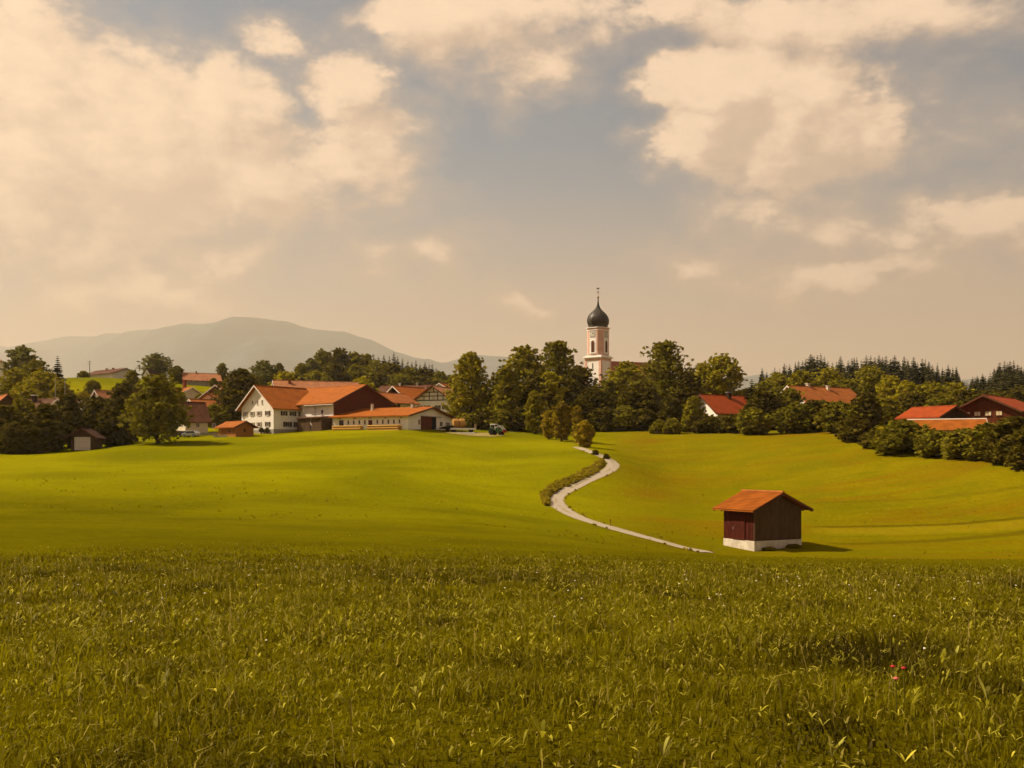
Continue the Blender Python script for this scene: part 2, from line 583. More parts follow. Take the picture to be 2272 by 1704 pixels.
def height_raw(x, y):
    x = np.asarray(x, float); y = np.asarray(y, float)
    u, v = warp(x, y)
    out = np.zeros(x.size)
    uf, vf = u.ravel(), v.ravel()
    for i in range(0, x.size, 20000):
        dd = (uf[i:i + 20000, None] - pw[None, :, 0]) ** 2 + (vf[i:i + 20000, None] - pw[None, :, 1]) ** 2
        out[i:i + 20000] = _tps_phi(dd) @ sol[:nP] + sol[nP] + sol[nP + 1] * uf[i:i + 20000] + sol[nP + 2] * vf[i:i + 20000]
    out = out.reshape(x.shape)
    r = np.hypot(x, y - 300)
    t = np.clip((r - 600) / 500, 0, 1); t = t * t * (3 - 2 * t)
    out = out * (1 - t) + np.clip(4 + y * .02, -4, 16) * t
    out = out + (vnoise(x / 17.0 + 40, y / 17.0) - .5) * 0.25 * np.clip(y / 60, 0, 1) * (1 - t)
    return out


NG = 520
gx = SC * np.sinh(np.linspace(-math.asinh(21000 / SC), math.asinh(21000 / SC), NG))
gy = SC * np.sinh(np.linspace(math.asinh(-400 / SC), math.asinh(26000 / SC), NG))
GX, GY = np.meshgrid(gx, gy, indexing='ij')
GZ = height_raw(GX, GY)


def H(x, y):
    """height of the ground sheet as meshed"""
    x = np.asarray(x, float); y = np.asarray(y, float)
    i = np.clip(np.searchsorted(gx, x) - 1, 0, NG - 2); j = np.clip(np.searchsorted(gy, y) - 1, 0, NG - 2)
    fx = (x - gx[i]) / (gx[i + 1] - gx[i]); fy = (y - gy[j]) / (gy[j + 1] - gy[j])
    return (GZ[i, j] * (1 - fx) + GZ[i + 1, j] * fx) * (1 - fy) + (GZ[i, j + 1] * (1 - fx) + GZ[i + 1, j + 1] * fx) * fy


def W(px, py, d):
    return Vector(((px - CX) / F * d, d, -(py - CY) / F * d))


def G(px, d, dz=0.0):
    x = (px - CX) / F * d
    return Vector((x, d, float(H(x, d)) + dz))


def hit(px, py, d0=3.0, d1=700.0):
    """where the sight line through a pixel meets the ground"""
    ds = np.geomspace(d0, d1, 1500)
    x = (px - CX) / F * ds
    z = -(py - CY) / F * ds
    below = z <= H(x, ds)
    k = int(np.argmax(below)) if below.any() else len(ds) - 1
    d = ds[k]
    return Vector((x[k], d, float(H(x[k], d))))


idx = np.arange(NG * NG).reshape(NG, NG)
quads = np.stack([idx[:-1, :-1], idx[1:, :-1], idx[1:, 1:], idx[:-1, 1:]], -1).reshape(-1, 4)


def ground_material():
    m = bpy.data.materials.new('meadow_grass')
    m.use_nodes = True
    t = m.node_tree; t.nodes.clear()
    n = NT(t)
    geo = n.n('ShaderNodeNewGeometry')
    pos = geo.outputs['Position']
    s = n.n('ShaderNodeSeparateXYZ'); n.put(s.inputs[0], pos)
    X, Y, Z = s.outputs
    flat = n.vm('MULTIPLY', pos, (1, 1, 0))
    # broad patches of fresher and drier grass
    big = n.noise(flat, 0.022, 4, .55, .6)
    mid = n.noise(flat, 0.11, 5, .6, .4)
    fine = n.noise(n.vm('MULTIPLY', pos, (1, .6, 1)), 1.6, 6, .7)
    fresh = (.212, .188, .001)
    deep = (.128, .121, .001)
    dry = (.182, .135, .001)
    brown = (.170, .085, .002)
    c = n.mix(n.ramp(big, .36, .64), deep, fresh)
    c = n.mix(n.m('MULTIPLY', n.ramp(mid, .45, .72), .35), c, deep)
    strl = n.noise(n.vm('MULTIPLY', flat, (.22, 1.0, 1)), .35, 5, .62, .6)
    c = n.mix(n.m('MULTIPLY', n.ramp(strl, .52, .72), .40), c, (.105, .098, .001))
    # the field right of the track was cut later and is drier
    right = n.ramp(n.m('SUBTRACT', X, n.m('MULTIPLY', Y, .085)), -4, 9)
    rf = n.mix(n.ramp(mid, .35, .65), dry, (.132, .116, .001))
    strk = n.noise(n.vm('MULTIPLY', flat, (.16, 1.0, 1)), .55, 5, .65, .5)
    rf = n.mix(n.m('MULTIPLY', n.ramp(strk, .48, .70), .32), rf, (.088, .070, .001))
    rf = n.mix(n.m('MULTIPLY', n.ramp(strk, .50, .30), .22), rf, (.235, .180, .002))
    rf = n.mix(n.m('MULTIPLY', n.ramp(n.noise(n.vm('MULTIPLY', flat, (.6, 1.6, 1)), .06, 5, .65, .8), .46, .64), .75), rf, brown)
    c = n.mix(n.m('MULTIPLY', right, .9), c, rf)
    # ditches drawn only as dark lines in the right hand field's colour, plus a pale strip
    for (p1, p2, wd, k, cc) in (((1785, 1170), (2272, 1150), .55, .8, (.055, .034, .002)), ((1790, 1179), (2272, 1163), 2.4, .65, (.235, .175, .004)), ((1830, 1206), (2272, 1182), .9, .6, (.075, .050, .002)), ((1560, 1118), (2272, 1080), .8, .35, (.09, .07, .002))):
        a1, a2 = hit(*p1, 60), hit(*p2, 60)
        b = (a2.y - a1.y) / (a2.x - a1.x)
        a = a1.y - b * a1.x
        ln = n.m('ABSOLUTE', n.m('SUBTRACT', Y, n.m('MULTIPLY_ADD', X, b, n.m('MULTIPLY_ADD', mid, 1.6, a - .8))))
        dm = n.m('MULTIPLY', n.ramp(ln, wd * .4, wd * 1.7, 1, 0), n.ramp(X, a1.x - 1, a1.x + 3))
        c = n.mix(n.m('MULTIPLY', dm, k), c, cc)
    # the lower meadow before the long grass is ranker, and darkened to match the self-shaded blades
    rank_shade = n.ramp(n.m('ADD', Y, n.m('MULTIPLY_ADD', mid, 50, n.m('MULTIPLY', big, 40))), 105, 190, 1, 0)
    c = n.mix(n.m('MULTIPLY', rank_shade, n.ramp(X, 14, 30, .85, .45)), c, n.mix(n.ramp(mid, .3, .7), (.078, .064, .001), (.112, .094, .001)))
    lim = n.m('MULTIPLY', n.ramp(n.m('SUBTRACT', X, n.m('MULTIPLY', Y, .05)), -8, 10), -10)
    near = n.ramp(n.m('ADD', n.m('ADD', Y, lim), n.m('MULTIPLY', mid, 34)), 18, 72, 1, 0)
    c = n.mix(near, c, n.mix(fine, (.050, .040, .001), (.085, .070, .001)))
    c = n.mix(n.m('MULTIPLY', n.ramp(fine, .35, .75), .42), c, n.mix(1.0, c, (.55, .58, .5), 'MULTIPLY'))
    b = n.n('ShaderNodeBsdfDiffuse')
    n.put(b.inputs[0], c)
    bp = n.n('ShaderNodeBump'); bp.inputs['Strength'].default_value = .5; bp.inputs['Distance'].default_value = .25
    n.put(bp.inputs['Height'], n.m('ADD', fine, n.m('MULTIPLY', n.noise(pos, .5, 4, .6), 1.0)))
    n.put(b.inputs['Normal'], bp.outputs[0])
    o = n.n('ShaderNodeOutputMaterial'); t.links.new(b.outputs[0], o.inputs[0])
    return m


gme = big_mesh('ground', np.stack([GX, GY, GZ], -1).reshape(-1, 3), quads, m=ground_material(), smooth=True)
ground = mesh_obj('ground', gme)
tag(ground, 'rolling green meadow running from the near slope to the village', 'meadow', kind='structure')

# ------------------------------------------------------------------ mountains
prof = [(-900, 800), (-500, 775), (-200, 765), (0, 762), (60, 771), (110, 757), (180, 744), (300, 740), (400, 730), (500, 716), (590, 713), (640, 717), (700, 734), (760, 742),
        (820, 757), (890, 788), (940, 804), (985, 814), (1010, 806), (1045, 796), (1090, 790), (1140, 797), (1250, 815), (1400, 836), (1500, 843), (1600, 843), (1640, 838), (1668, 831),
        (1720, 828), (1800, 838), (1900, 845), (2300, 842), (2800, 830), (3300, 845)]
DM = 15500.0
us = np.linspace(-900, 3300, 260)
pr = np.interp(us, [p[0] for p in prof], [p[1] for p in prof])
pr = pr + (vnoise(us / 31.0, us * 0 + 3.3) - .5) * 9 + (vnoise(us / 12.0, us * 0 + 8.3) - .5) * 4
pr = np.convolve(np.pad(pr, 1, mode='edge'), [.25, .5, .25], 'valid')
vs_ = np.linspace(0, 1, 46)
DMX = np.interp(us, [-900, 300, 480, 3300], [19500, 19500, DM, DM])
UX, VV = np.meshgrid((us - CX) / F, vs_, indexing='ij')
UX = UX * DMX[:, None]
top = (-(pr + np.interp(us, [250, 480], [7, 0]) - CY) / F * DMX + 12.0)[:, None]
yy = (11000 + VV * 9000) * (DMX / DM)[:, None]
peak = (DM - 11000) / 9000
shape = np.where(VV < peak, np.sin(np.clip(VV / peak, 0, 1) * math.pi / 2) ** 1.25, np.cos(np.clip((VV - peak) / (1 - peak), 0, 1) * math.pi / 2) ** 1.3)
nz = (vnoise(UX / 640 + 9, yy / 950) - .5) * 320 + (vnoise(UX / 220, yy / 300) - .5) * 120
MZ = -14 + top * shape + nz * np.sin(np.clip(VV / peak, 0, 1) * math.pi) * np.clip(top / 600, .1, 1) * (VV < peak)
mi = np.arange(UX.size).reshape(UX.shape)
mq = np.stack([mi[:-1, :-1], mi[1:, :-1], mi[1:, 1:], mi[:-1, 1:]], -1).reshape(-1, 4)
MMT = mat('hazed_forest_mountain', (.055, .085, .095), .95, .2, .004, c2=(.030, .050, .058))  # forest colour with the blue of distant haze mixed into it
mountain = mesh_obj('mountain', big_mesh('mountain', np.stack([UX, yy, MZ], -1).reshape(-1, 3), mq, m=MMT, smooth=True))
tag(mountain, 'long hazy blue grey mountain ridge far behind the village', 'mountain', kind='structure')

# the air: pale haze in which the mountains fade
hz = MB().box(-21200, 21200, -420, 26200, -40, 2420).build('haze', None)
tag(hz, 'pale warm haze lying over the valley', 'haze', kind='stuff')
hm = bpy.data.materials.new('haze_air'); hm.use_nodes = True
ht = hm.node_tree; ht.nodes.clear()
pv = ht.nodes.new('ShaderNodeVolumePrincipled')
pv.inputs['Color'].default_value = (.95, .83, .68, 1)
pv.inputs['Density'].default_value = 0.00006
pv.inputs['Anisotropy'].default_value = 0.25
ho = ht.nodes.new('ShaderNodeOutputMaterial')
ht.links.new(pv.outputs[0], ho.inputs['Volume'])
hz.data.materials.append(hm)

# ------------------------------------------------------------------ track
TRACK = [(1640, 1246), (1575, 1229), (1520, 1217), (1480, 1206), (1440, 1195), (1400, 1184), (1350, 1170), (1300, 1155), (1262, 1139), (1236, 1120), (1233, 1108), (1243, 1097), (1268, 1083), (1300, 1067),
         (1330, 1054), (1352, 1043), (1361, 1032), (1355, 1023), (1338, 1014), (1318, 1006), (1300, 999), (1280, 992.5)]
tp = []
for k, (px, py) in enumerate(TRACK):
    if k == 0:
        tp.append(G(1566, 97.4))
    elif k == 1:
        tp.append(G(1545, 98.6))
    else:
        tp.append(hit(px, py, 85))
tp = np.array([(p.x, p.y) for p in tp])


def smooth_path(p, it=2, n=12):
    q = []
    for i in range(len(p) - 1):
        p0 = p[max(i - 1, 0)]; p1 = p[i]; p2 = p[i + 1]; p3 = p[min(i + 2, len(p) - 1)]
        for t in np.linspace(0, 1, n, endpoint=False):
            q.append(.5 * ((2 * p1) + (-p0 + p2) * t + (2 * p0 - 5 * p1 + 4 * p2 - p3) * t ** 2 + (-p0 + 3 * p1 - 3 * p2 + p3) * t ** 3))
    q.append(p[-1])
    q = np.array(q)
    for _ in range(12):
        q[1:-1] = .25 * q[:-2] + .5 * q[1:-1] + .25 * q[2:]
    return q


path = smooth_path(tp)
tan = np.gradient(path, axis=0); tan /= np.linalg.norm(tan, axis=1)[:, None]
nor = np.stack([-tan[:, 1], tan[:, 0]], 1)
ns = 9
us9 = np.linspace(-1, 1, ns)
tv = []; ta = []
for i in range(len(path)):
    wdt = 1.12 + .03 * math.sin(i * .9) * random.random() + .05 * math.sin(i * .13)
    for u in us9:
        x, y = path[i] + nor[i] * u * wdt
        tv.append((x, y, float(H(x, y)) + .075 - .03 * abs(u) ** 3 - (.02 if abs(abs(u) - .5) < .2 else 0)))
        ta.append(u)
ti = np.arange(len(tv)).reshape(len(path), ns)
tq = np.stack([ti[:-1, :-1], ti[1:, :-1], ti[1:, 1:], ti[:-1, 1:]], -1).reshape(-1, 4)


def track_material():
    m = bpy.data.materials.new('gravel_track'); m.use_nodes = True
    t = m.node_tree; t.nodes.clear(); n = NT(t)
    at = n.n('ShaderNodeAttribute', attribute_name='tint')
    geo = n.n('ShaderNodeNewGeometry')
    pos = geo.outputs['Position']
    a = n.m('ABSOLUTE', at.outputs['Fac'])
    f = n.noise(pos, .9, 6, .7)
    c = n.mix(f, (.27, .222, .168), (.40, .33, .255))
    mid = n.m('MULTIPLY', n.ramp(n.m('ADD', a, n.m('MULTIPLY', f, .3)), .18, .42, 1, 0), n.ramp(n.noise(pos, .18, 3, .6), .42, .62))
    c = n.mix(n.m('MULTIPLY', mid, .75), c, (.22, .17, .05))
    edge = n.ramp(n.m('ADD', a, n.m('MULTIPLY', f, .6)), 1.02, 1.3)
    c = n.mix(edge, c, (.22, .17, .03))
    b = n.n('ShaderNodeBsdfDiffuse'); n.put(b.inputs[0], c)
    o = n.n('ShaderNodeOutputMaterial'); t.links.new(b.outputs[0], o.inputs[0])
    return m


track = mesh_obj('farm_track', big_mesh('farm_track', np.array(tv), tq, m=track_material(), attr=np.array(ta), smooth=True))
tag(track, 'pale gravel farm track winding through the meadow in an S', 'track', kind='structure')

# farmyard: the pale gravel apron before the stable
yard = MB()
ring = [(985, 960.5), (1015, 959), (1055, 960), (1100, 963), (1125, 967), (1095, 970), (1060, 969), (1020, 966), (995, 963)]
rp = [hit(a, b, 150) for a, b in ring]
yard.add([(p.x, p.y, float(H(p.x, p.y)) + .12) for p in rp] + [(sum(p.x for p in rp) / 9, sum(p.y for p in rp) / 9, float(H(sum(p.x for p in rp) / 9, sum(p.y for p in rp) / 9)) + .14)],
         [(i, (i + 1) % 9, 9) for i in range(9)])
yo = yard.build('farmyard_pavement', mat('yard_gravel', (.27, .20, .08), .95, .25, .25, c2=(.20, .16, .02)))
tag(yo, 'pale trodden gravel of the farmyard by the tractor', 'pavement', kind='structure')


# ------------------------------------------------------------------ leaves and trees
def clumps_to_leaves(centres, radii, per, size, rng, outward=None, droop=0.0):
    n = per * len(centres)
    c = np.repeat(centres, per, 0); r = np.repeat(radii, per)
    d = rng.normal(size=(n, 3)); d /= np.linalg.norm(d, axis=1)[:, None]
    p = c + d * (r * rng.random(n) ** .45)[:, None]
    nrm = d * .7 + rng.normal(size=(n, 3)) * .55 + np.array([0, 0, .35])
    nrm /= np.linalg.norm(nrm, axis=1)[:, None]
    a = np.cross(nrm, rng.normal(size=(n, 3))); a /= np.linalg.norm(a, axis=1)[:, None]
    b = np.cross(nrm, a)
    if droop:
        a[:, 2] -= droop; a /= np.linalg.norm(a, axis=1)[:, None]
    s = size * (.6 + .8 * rng.random(n))[:, None]
    v = np.stack([p - a * s, p + b * s * .55, p + a * s, p - b * s * .55], 1).reshape(-1, 3)
    tint = np.repeat(rng.random(len(centres)) * .6, per) + rng.random(n) * .4
    return v, np.repeat(tint, 4)


def crown_mesh(name, h, r, kind, seed, m, leaf=.42, cb=.12, dens=1.0, detail=1.0):
    """a crown of clumps: height h, half width r, foliage from cb*h upward"""
    rng = np.random.default_rng(seed)
    z0 = cb * h
    ch = h - z0
    lobes = []
    PR = {'round': ([0, .15, .4, .65, .85, 1], [.62, .88, 1, .88, .62, .25], .40, 18),
          'tall': ([0, .15, .4, .6, .8, .93, 1], [.62, .9, 1, .86, .62, .42, .22], .38, 22),
          'willow': ([0, .12, .3, .55, .8, 1], [.85, 1, .95, .75, .5, .2], .34, 24),
          'column': ([0, .2, .5, .75, .9, 1], [.6, .95, 1, .8, .55, .3], .55, 12),
          'open': ([0, .2, .5, .75, .9, 1], [.45, .85, 1, .9, .6, .35], .30, 20),
          'bush': ([0, .25, .5, .75, 1], [.95, 1, .92, .72, .35], .42, 14)}[kind]
    nl = PR[3]
    for k in range(nl):
        t = (k + .3 + .4 * rng.random()) / nl
        env = np.interp(t, PR[0], PR[1]) * r
        lr = min(r * PR[2] * (.75 + .5 * rng.random()), max(env * .75, r * .2))
        lr = min(lr, ch * .30)
        a = k * 2.4 + rng.random() * .8
        rad = max(0.0, env * (.88 + .24 * rng.random()) - lr)
        lobes.append((math.cos(a) * rad, math.sin(a) * rad, z0 + ch * t * .92 + .02 * ch, lr))
    for t in (.15, .35, .55, .75, .9):
        env = np.interp(t, PR[0], PR[1]) * r
        lobes.append((0, 0, z0 + ch * t, min(env * .55, ch * .28)))
    cs = []; rs = []
    for (x, y, z, R_) in lobes:
        nb = max(7, int(22 * dens * detail))
        d = rng.normal(size=(nb, 3)); d /= np.linalg.norm(d, axis=1)[:, None]
        d[:, 2] = d[:, 2] * .95 + .05
        rr = R_ * (.55 + .55 * rng.random(nb))
        cs.append(np.array([x, y, z]) + d * rr[:, None]); rs.append(R_ * (.20 + .20 * rng.random(nb)))
        nb2 = nb // 3
        d = rng.normal(size=(nb2, 3)) * .3 * R_
        cs.append(np.array([x, y, z]) + d); rs.append(np.full(nb2, R_ * .4))
    for (x, y, z, R_) in lobes:
        nb = max(4, int(7.5 * detail))
        d = rng.normal(size=(nb, 3)); d[:, 2] = np.abs(d[:, 2]) * .8 + .1; d /= np.linalg.norm(d, axis=1)[:, None]
        cs.append(np.array([x, y, z]) + d * (R_ * (1.15 + .35 * rng.random(nb)))[:, None]); rs.append(R_ * (.07 + .10 * rng.random(nb)))
    cs = np.concatenate(cs); rs = np.concatenate(rs)
    v, t = clumps_to_leaves(cs, rs, max(4, int(9 * detail)), leaf, rng, droop=.5 if kind == 'willow' else 0)
    # fit to the wanted size
    ext = np.percentile(np.abs(v[:, :2]), 97.5)
    v[:, :2] *= r / ext
    lo, hi = np.percentile(v[:, 2], .6), np.percentile(v[:, 2], 99.8)
    v[:, 2] = z0 + (v[:, 2] - lo) * (h - z0) / (hi - lo)
    v[:, 2] = np.maximum(v[:, 2], -.1)
    q = np.arange(len(v)).reshape(-1, 4)
    return big_mesh(name, v, q, m=m, attr=t)


def trunk_mesh(h, r, seed, cb=.12, kind='round'):
    rng = random.Random(seed)
    mb = MB()
    tr = max(.09, min(.55, h * .026))
    top = h * (.78 if kind != 'bush' else .55)
    pth = [(0, 0, -.6), (0, 0, .15), (.1 * r * rng.uniform(-1, 1), .1 * r * rng.uniform(-1, 1), top * .4), (.12 * r * rng.uniform(-1, 1), .12 * r * rng.uniform(-1, 1), top)]
    mb.tube(pth, [tr * 1.5, tr * 1.15, tr * .8, tr * .15], 8)
    for k in range(7):
        z = top * (.25 + .09 * k)
        a = k * 2.4 + rng.random()
        rad = r * .7 * (1 - .06 * k)
        mb.tube([(pth[2][0] * z / top, pth[2][1] * z / top, z), (math.cos(a) * rad * .5, math.sin(a) * rad * .5, z + h * .07), (math.cos(a) * rad, math.sin(a) * rad, z + h * .17)], [tr * .45, tr * .3, tr * .07], 5)
    me = bpy.data.meshes.new('trunk')
    me.from_pydata(mb.v, [], mb.f); me.update(); me.materials.append(BARK)
    return me


_seed = [100]


def tree(name, label, px, top, width, d, kind='round', m=None, cb=.12, cat='tree', group=None, leaf=.40, dens=1.0, detail=1.0, dy=0.0):
    _seed[0] += 1
    p = G(px, d)
    h = -(top - CY) / F * d - p.z
    r = width / 2 / F * d * (1.1 if kind not in ('column', 'bush') else 1.0)
    root = empty(name, p)
    tag(root, label, cat, group)
    mesh_obj('trunk', trunk_mesh(h, r, _seed[0], cb, kind), root)
    mesh_obj('crown', crown_mesh('crown', h, r, kind, _seed[0], m or LF_OL, leaf, cb, dens, detail), root)
    return root


# conifers: a few shapes shared by all copies
def conifer_mesh(h, r, seed, m, rows=26, slim=1.0):
    rng = np.random.default_rng(seed)
    V = []; T = []
    for k in range(rows):
        t = k / (rows - 1)
        z = h * (.06 + .92 * t)
        rad = r * (1 - t) ** .8 * (.75 + .5 * rng.random()) + .38
        nb = max(7, int(15 * (1 - t) + 6))
        for j in range(nb):
            a = 6.283 * (j + rng.random()) / nb
            L = rad * (.7 + .5 * rng.random())
            wd = L * .40 + .10
            dz = -L * (.28 + .25 * rng.random())
            ca, sa = math.cos(a), math.sin(a)
            tint = rng.random()
            V += [(0, 0, z + .1), (ca * L * .55 - sa * wd, sa * L * .55 + ca * wd, z + dz * .45), (ca * L, sa * L, z + dz), (ca * L * .55 + sa * wd, sa * L * .55 - ca * wd, z + dz * .6)]
            T += [tint] * 4
    V.append((0, 0, h)); V.append((.12, 0, h * .93)); V.append((-.1, .1, h * .93)); V.append((-.1, -.1, h * .93)); T += [.5] * 4
    v = np.array(V)
    return big_mesh('crown', v, np.arange(len(v)).reshape(-1, 4), m=m, attr=np.array(T))


CON = [conifer_mesh(20, 4.0 + .5 * (i % 3), 50 + i, LF_SP if i % 2 else LF_SPB) for i in range(6)]
ctr = MB().tube([(0, 0, -1), (0, 0, 10), (0, 0, 19)], [.28, .18, .03], 6)
CTR = bpy.data.meshes.new('trunk'); CTR.from_pydata(ctr.v, [], ctr.f); CTR.update(); CTR.materials.append(BARK)


def conifer(name, label, px, top, d, wscale=1.0, group=None, i=0, base_row=None):
    p = G(px, d)
    h = -(top - CY) / F * d - p.z
    root = empty(name, p, random.random() * 6.28)
    s = h / 20.0
    root.scale = (s * wscale, s * wscale, s)
    tag(root, label, 'tree', group)
    mesh_obj('trunk', CTR, root)
    mesh_obj('crown', CON[i % len(CON)], root)
    return root


# ------------------------------------------------------------------ houses
WINM = {}


def window(parent, face, u, z, w_, h_, W_, L, shutters=None, blind=False, off=0.0, frame=TRIMW):
    """a window on the gable ('g'), the right ('r') or left ('l') wall; its pane and shutters are its own pieces"""
    e = bpy.data.objects.new('window', None)
    e.empty_display_size = .2
    col.objects.link(e)
    e.parent = parent
    if face == 'g':
        e.location = (u, -.0 - off, z); e.rotation_euler = (0, 0, 0)
    elif face == 'r':
        e.location = (W_ / 2 + off, u, z); e.rotation_euler = (0, 0, R(90))
    elif face == 'l':
        e.location = (-W_ / 2 - off, u, z); e.rotation_euler = (0, 0, R(-90))
    key = (w_, h_, shutters.name if shutters else None, blind, frame.name)
    if key not in WINM:
        t = .07
        fr = MB().box(-w_ / 2, w_ / 2, -.06, .05, h_ / 2 - t, h_ / 2).box(-w_ / 2, w_ / 2, -.06, .05, -h_ / 2, -h_ / 2 + t)
        fr.box(-w_ / 2, -w_ / 2 + t, -.06, .05, -h_ / 2 + t, h_ / 2 - t).box(w_ / 2 - t, w_ / 2, -.06, .05, -h_ / 2 + t, h_ / 2 - t)
        if w_ > .8:
            fr.box(-.03, .03, -.05, .05, -h_ / 2 + t, h_ / 2 - t)
        fr.box(-w_ / 2 - .08, w_ / 2 + .08, -.14, .05, -h_ / 2 - .07, -h_ / 2)
        pa = MB().box(-w_ / 2 + t, w_ / 2 - t, -.025, .04, -h_ / 2 + t, h_ / 2 - t)
        sh = None
        if shutters:
            sh = MB().box(0, w_ * .48, -.09, -.03, -h_ / 2, h_ / 2)
        res = []
        for mb, mm in ((fr, frame), (pa, BLIND if blind else GLASS), (sh, shutters)):
            if mb is None:
                res.append(None); continue
            me = bpy.data.meshes.new('piece'); me.from_pydata(mb.v, [], mb.f); me.update(); me.materials.append(mm)
            res.append(me)
        WINM[key] = res
    fr, pa, sh = WINM[key]
    mesh_obj('frame', fr, e)
    mesh_obj('pane', pa, e)
    if sh:
        a = mesh_obj('shutter', sh, e); a.location = (w_ / 2 + .03, 0, 0)
        b = mesh_obj('shutter', sh, e); b.location = (-w_ / 2 - .03 - w_ * .48, 0, 0)
    return e


def house(name, label, loc, phi, Wd, L, he, hr, wall=WHITE, roof=TILE_O, ov=.8, gov=None, cat='house', cladding=None, clad_z=None, clad_all=None,
          windows=(), chimneys=(), rake=TRIMW, plinth=None, group=None, balcony=None, ridge=None, thick=.22, down=2.0, backov=None):
    """gable front centred on loc and facing local -y; ridge runs along local +y"""
    gov = ov if gov is None else gov
    backov = gov if backov is None else backov
    root = empty(name, loc, phi)
    tag(root, label, cat, group)
    MB().prism_y([(-Wd / 2, -down), (Wd / 2, -down), (Wd / 2, he), (0, hr), (-Wd / 2, he)], 0, L).build('wall', wall, root)
    sl = (hr - he) / (Wd / 2)
    xe = Wd / 2 + ov
    ze = he - ov * sl
    t = thick
    rf = MB().prism_y([(-xe, ze + .02), (0, hr + .02), (xe, ze + .02), (xe, ze + .02 + t), (0, hr + .02 + t), (-xe, ze + .02 + t)], -gov, L + backov)
    # the polygon is concave: build the two slopes instead
    rf = MB()
    for sgn in (-1, 1):
        poly = [(0, hr + .02), (0, hr + .02 + t), (sgn * xe, ze + .02 + t), (sgn * xe, ze + .02)]
        if sgn > 0:
            poly = poly[::-1]
        rf.prism_y(poly, -gov, L + backov)
    ro = rf.build('roof', roof, root)
    MB().prism_y([(-.18, hr + t - .02), (.18, hr + t - .02), (.10, hr + t + .12), (-.10, hr + t + .12)], -gov - .02, L + backov + .02).build('ridge_tiles', ridge or roof, ro)
    if rake:
        for sgn in (-1, 1):
            poly = [(0, hr - .10), (0, hr + t + .04), (sgn * (xe + .02), ze + t + .04), (sgn * (xe + .02), ze - .10)]
            if sgn > 0:
                poly = poly[::-1]
            MB().prism_y(poly, -gov - .06, -gov).build('rake_board', rake, root)
    if plinth:
        MB().box(-Wd / 2 - .05, Wd / 2 + .05, -.05, L + .05, -down, plinth).build('plinth', PLINTH, root)
    if cladding:
        cz = he if clad_z is None else clad_z
        if cz >= he:
            xw = Wd / 2 * (hr - cz) / (hr - he)
            poly = [(-xw, cz), (xw, cz), (0, hr)]
        else:
            poly = [(-Wd / 2, cz), (Wd / 2, cz), (Wd / 2, he), (0, hr), (-Wd / 2, he)]
        MB().prism_y(poly, -.10, -.004).build('gable_cladding', cladding, root)
    for wv in windows:
        kw = wv[5] if len(wv) > 5 else {}
        window(root, wv[0], wv[1], wv[2], wv[3], wv[4], Wd, L, **kw)
    for (cx, cyy, ch, cw, cm, capm) in chimneys:
        zb = hr - abs(cx) * sl - .3
        c = MB().box(cx - cw / 2, cx + cw / 2, cyy - cw / 2, cyy + cw / 2, zb, zb + ch + .3).build('chimney', cm, root)
        MB().box(cx - cw * .7, cx + cw * .7, cyy - cw * .7, cyy + cw * .7, zb + ch + .3, zb + ch + .48).build('chimney_cap', capm, c)
    if balcony:
        (x0, x1, bz, bm) = balcony
        b = MB().box(x0, x1, -1.1, -.11, bz, bz + .14).build('balcony', bm, root)
        MB().box(x0, x1, -1.1, -1.03, bz + .95, bz + 1.05).build('handrail', bm, b)
        nbd = int((x1 - x0) / .22)
        bb = MB()
        for k in range(nbd):
            xk = x0 + (k + .5) * (x1 - x0) / nbd
            bb.box(xk - .085, xk + .085, -1.08, -1.05, bz + .16, bz + .94)
        bb.build('balustrade', bm, b)
    return root


def corner_gable(px, d, phi, Wd, side):
    """centre of the gable base when its right (+1) or left (-1) corner stands at column px, distance d"""
    x = (px - CX) / F * d
    c = Vector((x, d, 0)) - Vector((math.cos(phi), math.sin(phi), 0)) * (side * Wd / 2)
    return c


S2 = dict(shutters=SHUT)
SP_ = dict(shutters=SHUTP)
BL = dict(blind=True)

# ---- the big white farmhouse
PH = R(-40)
z_farm = -11.55
c = corner_gable(607, 245, PH, 12.4, 1); c.z = z_farm + SH * c.y
ws = []
for u in (-1.9, 0, 1.9):
    ws.append(('g', u, 7.25, .55, .95))
for zz in (4.55, 1.95):
    for u in (-4.6, -1.95, .75, 4.0):
        ws.append(('g', u, zz, .95, 1.05, SP_ if u != 4.0 else S2))
for u in (3.0, 5.6, 8.2):
    ws.append(('r', u, 4.5, .95, 1.05, S2))
for u in (4.0, 7.0):
    ws.append(('r', u, 1.95, 1.25, 1.2, S2))
fh = house('farmhouse', 'large white farmhouse with steep orange roof and shuttered windows, in front of the barn', c, PH, 12.4, 14.5, 6.1, 11.0, WHITE, TILE_O, 1.0, windows=ws, plinth=.75, rake=TRIMW, down=3, backov=0)
dish = MB().lathe([(.02, -.12), (.30, -.06), (.45, .06), (.46, .08), (.30, -.02), (.02, -.08)], 16).build('satellite_dish', WMETAL, fh)
dish.location = (-6.45, .6, 4.3); dish.rotation_euler = (R(70), 0, R(-30))

